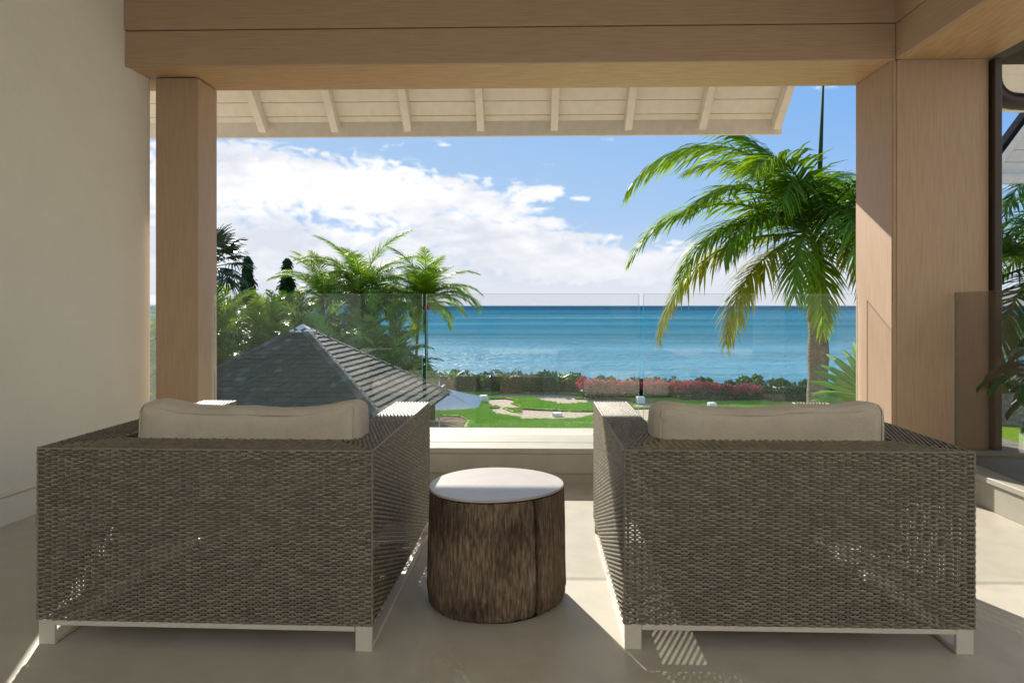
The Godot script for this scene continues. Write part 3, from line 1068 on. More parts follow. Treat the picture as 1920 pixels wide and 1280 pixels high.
func build_pavilion() -> void:
	var apex := V(-6.364, 0.551, 19.02)
	var base := thing("shingled_pavilion", "garden pavilion with a four sided roof of dark slate shingles", "pavilion", Vector3(apex.x, GARDEN, apex.z))
	var D := 5.012
	var phi := 0.72031
	var top := Vector3(0, apex.y - GARDEN, 0)
	var eave := -1.696 - GARDEN
	var corners := []
	for k in 4:
		var a := phi - k * PI / 2
		corners.append(Vector3(D * cos(a), eave, -D * sin(a)))  # 0: right far, 1: right near, 2: left near, 3: left far
	var meshes := []
	for wd in [0.14, 0.175, 0.21, 0.26]:
		meshes.append(shingle_mesh(wd - 0.010, 0.27, 0.016))
	var widths := [0.14, 0.175, 0.21, 0.26]
	var places := []  # [transform, mesh, material, distance]
	var rest := MB.new()
	var cam := Vector3(0, 1.15, 0) - base.position
	for k in 4:
		var a: Vector3 = corners[k]
		var b: Vector3 = corners[(k + 1) % 4]
		var mid := (a + b) / 2
		var ux := (b - a).normalized()
		var upv := (top - mid)
		var len_ := upv.length()
		upv /= len_
		var nn := ux.cross(upv)
		if nn.y < 0.0:
			nn = -nn
		var felt := MB.new()
		felt.poly([a, b, top], nn)
		felt.poly([a - nn * 0.12, b - nn * 0.12, top - nn * 0.12], -nn)
		felt.poly([a, b, b - nn * 0.12, a - nn * 0.12], -upv)
		obj("roof_slope", felt, M.roof_felt, base)
		var seen := k == 0 or k == 1
		var courses := 22
		var step := len_ / courses
		for r in courses:
			var t := (r + 0.0) * step
			var w := (b - a).length() * (1.0 - (t + 0.12) / len_)
			var x := -w / 2 + rng.randf_range(-0.1, 0.0)
			while x < w / 2 - 0.05:
				var m := rng.randi() % 4
				var wd: float = widths[m]
				var tilt := Basis(ux, nn, ux.cross(nn))
				if tilt.z.dot(upv) > 0.0:
					tilt = Basis(-ux, nn, -ux.cross(nn))
				tilt = tilt * Basis(Vector3.RIGHT, -0.18 + rng.randf_range(-0.025, 0.02)) * Basis(Vector3.UP, rng.randf_range(-0.012, 0.012))
				var at := mid + ux * (x + wd / 2) + upv * (t + 0.12 + rng.randf_range(-0.01, 0.01)) + nn * 0.016
				if x + wd > w / 2 + 0.1:
					break
				var tone := rng.randi() % 100
				var mt := 0 if tone < 26 else 1 if tone < 52 else 2 if tone < 68 else 3 if tone < 76 else 4 if tone < 79 else 5 if tone < 90 else 6
				if seen:
					# what the terrace sees most of: the near slope above the chair, then the right slope
					var score := (at - cam).length() + (40.0 if k == 1 and at.y < eave + 0.35 else 0.0) + (0.0 if k == 1 else 3.5)
					places.append([Transform3D(tilt, at), m, mt, score])
				else:
					rest.box(at, Vector3(wd - 0.01, 0.016, 0.27), 0.0, tilt)
				x += wd
	places.sort_custom(func(p, q): return p[3] < q[3])
	var joined := {}
	for i in places.size():
		var p: Array = places[i]
		if i < 296:
			var o := obj("shingle", meshes[p[1]], M.shingle[p[2]], base)
			o.transform = p[0]
		else:
			if not joined.has(p[2]):
				joined[p[2]] = SurfaceTool.new()
			joined[p[2]].append_from(meshes[p[1]], 0, p[0])
	for key in joined:
		obj("shingles", joined[key].commit(), M.shingle[key], base).set_meta("kind", "stuff")
	obj("shingles", rest, M.shingle[1], base).set_meta("kind", "stuff")
	# capped hips
	for k in 4:
		var c: Vector3 = corners[k]
		var run := top - c
		var n := 26
		var dir := run.normalized()
		var side := dir.cross(Vector3.UP).normalized()
		var up := side.cross(dir)
		for i in n:
			if k == 3 and i % 2 == 0:
				continue
			var p := c + run * ((i + 0.5) / n)
			var mb := MB.new()
			for s in [-1.0, 1.0]:
				var ud: Vector3 = (side * s - up * 0.42).normalized()
				mb.box(p + ud * 0.07 + up * 0.055, Vector3(0.15, 0.018, 0.24), 0.002, Basis(ud, (up + side * s * 0.42).normalized(), ud.cross((up + side * s * 0.42).normalized())) * Basis(Vector3.RIGHT, 0.09 * s))
			obj("hip_shingle", mb, M.shingle[[1, 3, 4, 2][(i * 7 + k) % 4]], base)
	var cap := MB.new()
	for k in 4:
		var a := top + (Vector3(corners[k]) - top) * 0.082 + Vector3.UP * 0.07
		var b := top + (Vector3(corners[(k + 1) % 4]) - top) * 0.082 + Vector3.UP * 0.07
		cap.poly([a, b, top + Vector3.UP * 0.09], a + b - top * 2 + Vector3.UP)
		cap.poly([a, b, b - Vector3.UP * 0.05, a - Vector3.UP * 0.05], a + b - top * 2)
	obj("roof_cap", cap, M.frame_metal, base)
	for k in 4:
		var mb := MB.new()
		var c: Vector3 = corners[k] * Vector3(0.86, 1, 0.86)
		mb.box(Vector3(c.x, (eave) / 2, c.z), Vector3(0.2, eave, 0.2), 0.01)
		obj("post", mb, M.wood_dark, base)


func pane(t: Node3D, a: Vector3, b: Vector3, y0: float, y1: float, mt: Material) -> void:
	var d := (b - a)
	var l := d.length()
	d /= l
	var turn := Basis(d, Vector3.UP, d.cross(Vector3.UP))
	var mid := (a + b) / 2
	var mb := MB.new()
	mb.box(mid + Vector3.UP * ((y0 + y1) / 2), Vector3(l - 0.006, y1 - y0 - 0.003, 0.012), 0.0, turn)
	obj("pane", mb, mt, t)
	mb = MB.new()
	mb.box(mid + Vector3.UP * (y1 - 0.0005), Vector3(l, 0.002, 0.0115), 0.0, turn)
	for s in [-1.0, 1.0]:
		mb.box(mid + d * s * (l / 2 - 0.001) + Vector3.UP * ((y0 + y1) / 2), Vector3(0.002, y1 - y0 - 0.004, 0.0115), 0.0, turn)
	obj("polished_edge", mb, M.glass_edge, t)


func build_glass() -> void:
	var names := ["left glass balustrade panel in front of the pavilion roof", "middle glass balustrade panel between the two armchairs", "right glass balustrade panel in front of the big palm", "narrow strip of glass between the plaster wall and slim pillar"]
	var spans := [[-2.269, -0.762], [-0.736, 0.782], [0.812, 2.315], [-2.99, -2.612]]
	for k in 4:
		var t := thing("glass_panel", names[k], "glass panel", Vector3.ZERO, 0.0, "glass balustrade panels")
		pane(t, V(spans[k][0], 0, 4.87), V(spans[k][1], 0, 4.87), 0.232, 1.234, M.glass)
	var t2 := thing("glass_panel", "side glass balustrade running from the broad pillar towards the viewer", "glass panel", Vector3.ZERO, 0.0, "glass balustrade panels")
	pane(t2, V(2.735, 0, 4.445), V(2.60, 0, 2.75), 0.188, 1.236, M.side_glass)


func build_furniture() -> void:
	var a := make_chair("left wicker armchair of woven grey brown strands seen from behind, beside the plaster wall", V(-1.095, 0, 2.266), deg_to_rad(-1.1))
	back_cushion("beige back cushion lying in the left wicker armchair", a, 0.06, 5)
	var b: Node3D = dup(a, "wicker_armchair", V(0.893, 0, 2.288), deg_to_rad(-0.4), "right wicker armchair of woven grey brown strands seen from behind, before the broad pillar")
	back_cushion("beige back cushion lying in the right wicker armchair", b, -0.022, 11)
	# the log table
	var t := thing("log_table", "round side table of a brown weathered log with a pale smooth top, between the armchairs", "side table", V(-0.131, 0, 2.70))
	var f := FastNoiseLite.new()
	f.seed = 8
	f.frequency = 1.0
	f.fractal_octaves = 4
	var radius := func(ang: float, y: float) -> float:
		var r := 0.256 * (1.0 + 0.035 * sin(ang * 2.0 + 0.6) + 0.02 * sin(ang * 3.0 + 2.0))
		r += 0.012 * (1.0 - y / 0.44) * (1.0 if y > 0.06 else 0.6)
		r += 0.0055 * f.get_noise_3d(cos(ang) * 5.0, y * 0.9, sin(ang) * 5.0) + 0.003 * f.get_noise_3d(cos(ang) * 16.0, y * 1.5, sin(ang) * 16.0)
		if y < 0.03:
			r *= 0.90 + 0.10 * sqrt(maxf(y, 0.0) / 0.03)
		return r
	var crack := -0.86  # where round the log the open crack runs (towards the viewer, right of the middle)
	var mb := MB.new()
	var wall := func(u: float, w: float) -> Vector3:
		var ang := u * TAU
		var y := lerpf(0.004, 0.436, w)
		var r: float = radius.call(ang, y)
		var da: float = absf(wrapf(ang - (TAU + crack) - 0.012 * sin(y * 9.0), -PI, PI))
		r -= 0.085 * (1.0 - smoothstep(0.036, 0.05, da))
		return Vector3(cos(ang) * r, y, -sin(ang) * r)
	mb.sheet(720, 44, wall, Vector3.ZERO, true)
	obj("log", mb, M.log, t)
	mb = MB.new()
	var ring0 := []
	var rim := [[0.434, -0.003], [0.447, -0.0005], [0.450, -0.004]]
	var lid := func(u: float, w: float) -> Vector3:
		var ang := u * TAU
		var k := mini(int(w * 3.999), 3)
		if k == 3:
			return Vector3(0, 0.4502, 0)
		var r: float = 0.256 * (1.0 + 0.035 * sin(ang * 2.0 + 0.6) + 0.02 * sin(ang * 3.0 + 2.0)) + 0.003
		return Vector3(cos(ang) * (r + rim[k][1]), rim[k][0], -sin(ang) * (r + rim[k][1]))
	var outline := []
	for k in 144:
		var ang := TAU * k / 144.0
		var r: float = 0.256 * (1.0 + 0.035 * sin(ang * 2.0 + 0.6) + 0.02 * sin(ang * 3.0 + 2.0)) + 0.003
		outline.append(Vector3(cos(ang) * r, 0.0, -sin(ang) * r))
	for k in 144:
		var p: Vector3 = outline[k]
		var q: Vector3 = outline[(k + 1) % 144]
		mb.poly([p + Vector3.UP * 0.442, q + Vector3.UP * 0.442, q + Vector3.UP * 0.447, p + Vector3.UP * 0.447], p + q)
		mb.poly([p + Vector3.UP * 0.447, q + Vector3.UP * 0.447, q * 0.99 + Vector3.UP * 0.45, p * 0.99 + Vector3.UP * 0.45], p + q + Vector3.UP)
	mb.poly(outline.map(func(p): return p * 0.99 + Vector3.UP * 0.45), Vector3.UP)
	mb.poly(outline.map(func(p): return p + Vector3.UP * 0.442), Vector3.DOWN)
	obj("table_top", mb, M.stone_top, t)
	mb = MB.new()
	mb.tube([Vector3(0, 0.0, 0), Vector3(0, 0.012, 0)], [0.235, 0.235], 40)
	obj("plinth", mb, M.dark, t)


func sdf_poly(p: Vector2, pts: PackedVector2Array) -> float:
	var d := 1e9
	for i in pts.size():
		d = minf(d, p.distance_to(Geometry2D.get_closest_point_to_segment(p, pts[i], pts[(i + 1) % pts.size()])))
	return -d if Geometry2D.is_point_in_polygon(p, pts) else d


func build_garden() -> void:
	# open paving shapes in the lawn, as x, D
	var shapes := [
		[-2.5, 38.3, -1.6, 39.6, -0.7, 39.8, -0.6, 38.5, -1.5, 38.1], [-0.3, 39.6, 0.9, 39.6, 2.1, 39.2, 3.2, 38.6, 3.3, 38.0, 1.4, 37.7, -0.3, 38.1],
		[-2.2, 37.2, -1.4, 37.4, -0.9, 36.8, -1.2, 35.8, -0.7, 34.7, -0.7, 34.0, -2.1, 34.8], [-2.0, 33.9, -1.4, 33.8, -0.7, 32.1, -0.7, 31.5, -1.6, 32.4],
		[0.5, 37.5, 2.0, 37.5, 3.0, 37.3, 3.1, 36.1, 1.6, 35.7, 0.8, 36.5], [-0.4, 33.6, 1.0, 33.2, 2.3, 32.9, 3.1, 33.0, 2.8, 32.1, 2.0, 30.9, -0.4, 30.8],
		[3.4, 37.6, 4.6, 37.4, 5.4, 37.0, 5.2, 35.8, 3.5, 36.1], [5.6, 36.2, 6.8, 36.2, 6.8, 34.7, 5.3, 34.5],
		[5.1, 33.8, 6.4, 34.0, 8.1, 34.0, 7.7, 33.3, 6.1, 30.5, 4.8, 30.2], [8.2, 34.2, 10.7, 33.9, 12.8, 33.8, 12.5, 33.1, 8.2, 33.2],
		[-4.6, 30.6, -4.0, 31.3, -3.3, 31.2, -2.9, 30.0, -2.9, 28.5, -4.2, 28.2]]
	var polys := []
	for s in shapes:
		var pp := PackedVector2Array()
		for k in range(0, s.size(), 2):
			pp.append(Vector2(s[k], s[k + 1]))
		polys.append(pp)
	var x0 := -10.0
	var z0 := 20.0
	var cell := 0.2
	var nx := 180
	var nz := 102
	var field := PackedFloat32Array()
	var bump := FastNoiseLite.new()
	bump.seed = 3
	bump.frequency = 0.35
	for j in nz + 1:
		for i in nx + 1:
			var p := Vector2(x0 + i * cell, z0 + j * cell)
			var d := 3.0
			for pp in polys:
				if p.distance_to(pp[0]) < 8.0:
					d = minf(d, sdf_poly(p, pp))
			field.append(d - 0.20 + 0.06 * bump.get_noise_2d(p.x * 3.0, p.y * 3.0))
	var mb := MB.new()
	var rim := MB.new()
	var high := func(p: Vector2) -> float:
		return GARDEN + 0.06 + 0.05 * bump.get_noise_2d(p.x, p.y)
	for j in nz:
		for i in nx:
			var q := [[i, j], [i + 1, j], [i + 1, j + 1], [i, j + 1]]
			var pts := []
			var cut := []
			for k in 4:
				var a: Array = q[k]
				var b: Array = q[(k + 1) % 4]
				var fa := field[a[1] * (nx + 1) + a[0]]
				var fb := field[b[1] * (nx + 1) + b[0]]
				var pa := Vector2(x0 + a[0] * cell, z0 + a[1] * cell)
				var pb := Vector2(x0 + b[0] * cell, z0 + b[1] * cell)
				if fa > 0.0:
					pts.append(pa)
				if (fa > 0.0) != (fb > 0.0):
					var m := pa.lerp(pb, fa / (fa - fb))
					pts.append(m)
					cut.append(m)
			if pts.size() >= 3:
				mb.poly(pts.map(func(p): return V(p.x, high.call(p), p.y)), Vector3.UP)
			if cut.size() == 2:
				var m: Vector2 = (cut[0] + cut[1]) / 2
				var c := Vector2.ZERO
				for p in pts:
					c += p
				c /= maxf(pts.size(), 1)
				rim.poly([V(cut[0].x, high.call(cut[0]), cut[0].y), V(cut[1].x, high.call(cut[1]), cut[1].y), V(cut[1].x, GARDEN - 0.02, cut[1].y), V(cut[0].x, GARDEN - 0.02, cut[0].y)], V(m.x - c.x, 0, m.y - c.y))
	var lawn := obj("lawn", mb, M.turf)
	lawn.set_meta("kind", "structure")
	struct("lawn_edge_soil", rim, M.mulch)
	mb = MB.new()
	for e in [[26.0, 18.0, 52.0, 29.0], [-40.0, 31.0, -10.0, 41.0], [12.0, 20.0, 26.0, 25.0]]:
		mb.poly([V(e[0], GARDEN + 0.06, e[1]), V(e[2], GARDEN + 0.06, e[1]), V(e[2], GARDEN + 0.06, e[3]), V(e[0], GARDEN + 0.06, e[3])], Vector3.UP)
	struct("lawn", mb, M.turf)
	# short grass standing on the lawn
	var tuft := MB.new()
	var g := RandomNumberGenerator.new()
	g.seed = 77
	for k in 7:
		var a := g.randf() * TAU
		var p := Vector3(g.randf_range(-0.07, 0.07), 0, g.randf_range(-0.07, 0.07))
		var s := Vector3(cos(a), 0, sin(a)) * 0.012
		tuft.tri(p - s, p + s, p + Vector3(g.randf_range(-0.03, 0.03), g.randf_range(0.035, 0.075), g.randf_range(-0.03, 0.03)), Color(0.27, 0.47, 0.03) * g.randf_range(0.7, 1.3))
	var mm := MultiMesh.new()
	mm.transform_format = MultiMesh.TRANSFORM_3D
	mm.mesh = tuft.mesh()
	var spots := []
	while spots.size() < 60000:
		var p := Vector2(g.randf_range(-6.0, 14.5), g.randf_range(26.0, 40.2))
		var fi := int((p.x - x0) / cell)
		var fj := int((p.y - z0) / cell)
		if fi >= 0 and fi <= nx and fj >= 0 and fj <= nz and field[fj * (nx + 1) + fi] > -0.01:
			spots.append(p)
	mm.instance_count = spots.size()
	for k in spots.size():
		var p: Vector2 = spots[k]
		mm.set_instance_transform(k, Transform3D(Basis(Vector3.UP, g.randf() * TAU).scaled(Vector3.ONE * g.randf_range(0.8, 1.3)), V(p.x, float(high.call(p)) - 0.004, p.y)))
	var grass := MultiMeshInstance3D.new()
	grass.multimesh = mm
	grass.material_override = M.blade
	grass.name = numbered("grass")
	tag(grass, "short mown grass of the lawn before the hedge", "grass")
	grass.set_meta("kind", "stuff")
	add_child(grass)
	mb = MB.new()
	mb.poly([V(-4.7, GARDEN + 0.03, 28.0), V(-2.8, GARDEN + 0.03, 28.0), V(-2.8, GARDEN + 0.03, 31.4), V(-4.7, GARDEN + 0.03, 31.4)], Vector3.UP)
	struct("flower_bed_soil", mb, M.mulch)
	# white cubes and discs
	for e in [[5.849, 35.98, 0.39, "white stone cube on the paving beyond the right armchair's left arm"], [9.057, 34.04, 0.36, "white stone cube on the lawn edge, the rightmost of the cubes"], [-2.403, 36.17, 0.40, "bluish white stone cube right of the parasol"]]:
		mb = MB.new()
		mb.box(Vector3(0, e[2] / 2, 0), Vector3(e[2], e[2], e[2]), 0.03)
		var o := obj("stone_cube", mb, M.white_stone)
		o.position = V(e[0], GARDEN, e[1])
		o.rotation.y = 0.2
		tag(o, e[3], "stone seat", "white garden cubes")
	for e in [[1.313, 31.9, "low round white stone on the paving in the middle of the garden"], [10.094, 33.2, "low round white stone just above the right back cushion"]]:
		mb = MB.new()
		mb.tube([Vector3.ZERO, Vector3(0, 0.14, 0), Vector3(0, 0.16, 0)], [0.24, 0.24, 0.22], 24)
		var o := obj("round_stone", mb, M.white_stone)
		o.position = V(e[0], GARDEN, e[1])
		tag(o, e[2], "stone seat", "round garden stones")
	# parasol behind the pavilion
	var t := thing("parasol", "square white parasol open behind the pavilion roof", "parasol", V(-3.22, GARDEN, 24.35))
	mb = MB.new()
	var half := 1.47
	var ey := 1.72
	var ay := 2.24
	for k in 4:
		var a0 := PI / 4 + k * PI / 2
		var a := Vector3(cos(a0), 0, sin(a0)) * half * sqrt(2.0)
		var b := Vector3(cos(a0 + PI / 2), 0, sin(a0 + PI / 2)) * half * sqrt(2.0)
		var cloth := MB.new()
		var sail := func(u: float, w: float) -> Vector3:
			var e: Vector3 = a.lerp(b, u)
			var r := w
			return Vector3(e.x * r, lerpf(ay, ey, w) - 0.10 * sin(PI * u) * w * (1.0 - 0.2 * w) - 0.03 * sin(PI * w), e.z * r)
		cloth.sheet(14, 10, sail, Vector3.UP)
		obj("canopy", cloth, M.canvas, t)
		mb = MB.new()
		mb.tube([Vector3(0, ay - 0.02, 0), a * 0.99 + Vector3.UP * (ey - 0.02)], [0.015, 0.012], 6)
		obj("rib", mb, M.frame_metal, t)
	mb = MB.new()
	mb.tube([Vector3.ZERO, Vector3(0, ay + 0.05, 0), Vector3(0, ay + 0.22, 0)], [0.035, 0.035, 0.02], 10)
	obj("pole", mb, M.frame_metal, t)
	build_hedges()


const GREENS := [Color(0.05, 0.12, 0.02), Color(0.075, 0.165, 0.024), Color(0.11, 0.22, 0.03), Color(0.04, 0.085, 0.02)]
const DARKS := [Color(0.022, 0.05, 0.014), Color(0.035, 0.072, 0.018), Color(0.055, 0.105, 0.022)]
const BRIGHTS := [Color(0.10, 0.25, 0.02), Color(0.14, 0.32, 0.025), Color(0.07, 0.17, 0.018)]
const PINKS := [Color(0.55, 0.015, 0.15), Color(0.65, 0.03, 0.25), Color(0.48, 0.01, 0.12), Color(0.62, 0.03, 0.24), Color(0.55, 0.02, 0.18), Color(0.08, 0.15, 0.03), Color(0.12, 0.14, 0.04), Color(0.06, 0.12, 0.025)]


func hedge_mesh(l: float, hgt: float, dep: float, sd: int) -> MB:
	var g := RandomNumberGenerator.new()
	g.seed = sd
	var mb := MB.new()
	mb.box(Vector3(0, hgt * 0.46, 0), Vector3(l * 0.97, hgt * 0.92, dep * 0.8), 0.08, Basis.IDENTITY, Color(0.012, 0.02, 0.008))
	var shell := func(r: RandomNumberGenerator) -> Array:
		var k := r.randi() % 10
		var p := Vector3(r.randf_range(-0.5, 0.5) * l, r.randf() * hgt, r.randf_range(-0.5, 0.5) * dep)
		if k < 6:
			p.z = dep * (r.randf_range(0.36, 0.58) + 0.14 * sin(p.x * 2.3 + p.y * 3.0))
			return [p, Vector3.BACK]
		if k < 9:
			p.y = hgt * (r.randf_range(0.84, 1.06) + 0.10 * sin(p.x * 3.1) + 0.06 * sin(p.x * 7.7))
			return [p, Vector3.UP]
		p.z = -dep * 0.5
		return [p, Vector3.FORWARD]
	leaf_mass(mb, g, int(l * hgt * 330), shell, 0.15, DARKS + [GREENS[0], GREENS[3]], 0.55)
	return mb


func build_hedges() -> void:
	var g := RandomNumberGenerator.new()
	g.seed = 5
	# clipped hedge along the shore, in lengths
	var runs := [[-7.6, -1.6, 40.4, 1.08, "dark clipped hedge behind the parasol at the garden's sea edge"], [-1.6, 3.0, 40.3, 1.05, "dark clipped hedge behind the paving in the middle of the garden"], [3.0, 8.2, 38.2, 0.95, "dark hedge under the left part of the pink bougainvillea"], [8.2, 13.0, 37.2, 0.9, "dark hedge under the right part of the pink bougainvillea"], [13.0, 19.5, 36.8, 0.9, "dark hedge behind the big palm trunk, at the right end of the row"]]
	for e in runs:
		var l: float = e[1] - e[0] + 0.1
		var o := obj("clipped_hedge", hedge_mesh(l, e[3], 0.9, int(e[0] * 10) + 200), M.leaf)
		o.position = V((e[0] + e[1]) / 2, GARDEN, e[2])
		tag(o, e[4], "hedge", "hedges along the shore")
	# round-leaved shrubs on the sea side
	var shrub := []
	for k in 3:
		var mb := MB.new()
		leaf_mass(mb, g, 900, in_lumps(lumps(g, 10, Vector3(1.8, 1.15, 0.9), 0.15, 0.33)), 0.21, GREENS + BRIGHTS, 0.85)
		shrub.append(mb.mesh())
	var where := ["above the middle paving", "just right of the middle paving", "left of the bougainvillea", "behind the left end of the bougainvillea", "behind the second glass joint", "behind the drooping palm tips", "right of the drooping palm tips", "behind the brightest bougainvillea", "above the rightmost stone cube", "left of the big palm trunk", "close to the big palm trunk", "behind the big palm trunk", "just right of the big palm trunk", "at the right end of the hedge"]
	for k in 14:
		var x := -1.6 + k * 1.28 + g.randf_range(-0.3, 0.3)
		var o := obj("sea_grape_shrub", shrub[k % 3], M.leaf)
		var big := g.randf_range(0.62, 1.0)
		o.position = V(x, GARDEN + 0.12 + g.randf_range(-0.1, 0.2) - k * 0.01, 40.9 - maxf(0.0, x - 3.0) * 0.26)
		o.rotation.y = g.randf() * TAU
		o.scale = Vector3.ONE * big
		tag(o, "leafy round leaved shrub at the hedge top, " + where[k], "shrub", "round leaved shrubs along the shore")
	# bougainvillea tumbling over the hedge
	var bloom := []
	for k in 3:
		var mb := MB.new()
		var lp := lumps(g, 9, Vector3(1.8, 0.75, 0.8), 0.16, 0.30)
		leaf_mass(mb, g, 1300, in_lumps(lp), 0.095, PINKS, 0.8)
		bloom.append(mb.mesh())
	var bw := ["at the left end of the row", "second from the left of the row", "left of the second glass joint", "right of the second glass joint", "before the drooping palm tips", "in the brightest pink stretch", "right of the brightest pink stretch", "at the right end of the row"]
	for k in 8:
		var x := 3.3 + k * 1.16
		var o := obj("bougainvillea", bloom[k % 3], M.flower)
		o.position = V(x, GARDEN + 0.42 - k * 0.012, 37.75 - (x - 3.0) * 0.13)
		o.rotation.y = g.randf_range(-0.3, 0.3)
		o.scale = Vector3.ONE * g.randf_range(0.9, 1.1)
		tag(o, "pink flowering bougainvillea over the hedge, " + bw[k], "flowering shrub", "bougainvillea along the shore")
	# broad paddle-leaved plants sticking up out of the hedge
	var pads := [[-2.75, 40.0, 0.85, "paddle leaved plant at the hedge top right of the parasol tip"], [-1.35, 39.9, 0.95, "tall bright paddle leaved plant behind the first lawn strip"], [1.75, 39.8, 0.95, "spreading paddle leaved plant at the hedge's middle"], [2.5, 39.8, 0.8, "small paddle leaved plant where the pink bougainvillea starts"], [-4.5, 39.6, 1.05, "pale paddle leaved plant beside the spiky rosettes"]]
	for e in pads:
		var t := thing("paddle_plant", e[3], "plant", V(e[0], GARDEN, e[1]), 0.0, "paddle leaved plants")
		for k in 8:
			var mb := MB.new()
			var a := TAU * k / 8.0 + g.randf_range(-0.3, 0.3)
			var out := Vector3(cos(a), 0, sin(a))
			var h := 0.95 * float(e[2]) * g.randf_range(0.8, 1.15)
			var foot := Vector3(0, 0.0, 0)
			var neck := foot + Vector3.UP * h + out * 0.16
			mb.tube([foot, neck], [0.018, 0.012], 5, Color(0.07, 0.14, 0.03))
			var d := (Vector3.UP * g.randf_range(0.7, 1.6) + out).normalized()
			var s := d.cross(Vector3.UP).normalized()
			var pl := 0.62 * float(e[2])
			var col: Color = BRIGHTS[g.randi() % 3]
			var blade := func(u: float, w: float) -> Vector3:
				var wid := 0.105 * sin(PI * pow(clampf(w, 0.02, 1.0), 0.7)) * (u * 2.0 - 1.0)
				return neck + d * pl * w + s * wid + out * (0.22 * w * w * pl) + d.cross(s) * absf(wid) * 0.5 - Vector3.UP * 0.15 * w * w * pl
			mb.sheet(2, 6, blade, Vector3.UP, false, func(_u, _w): return col)
			obj("leaf", mb, M.leaf, t)


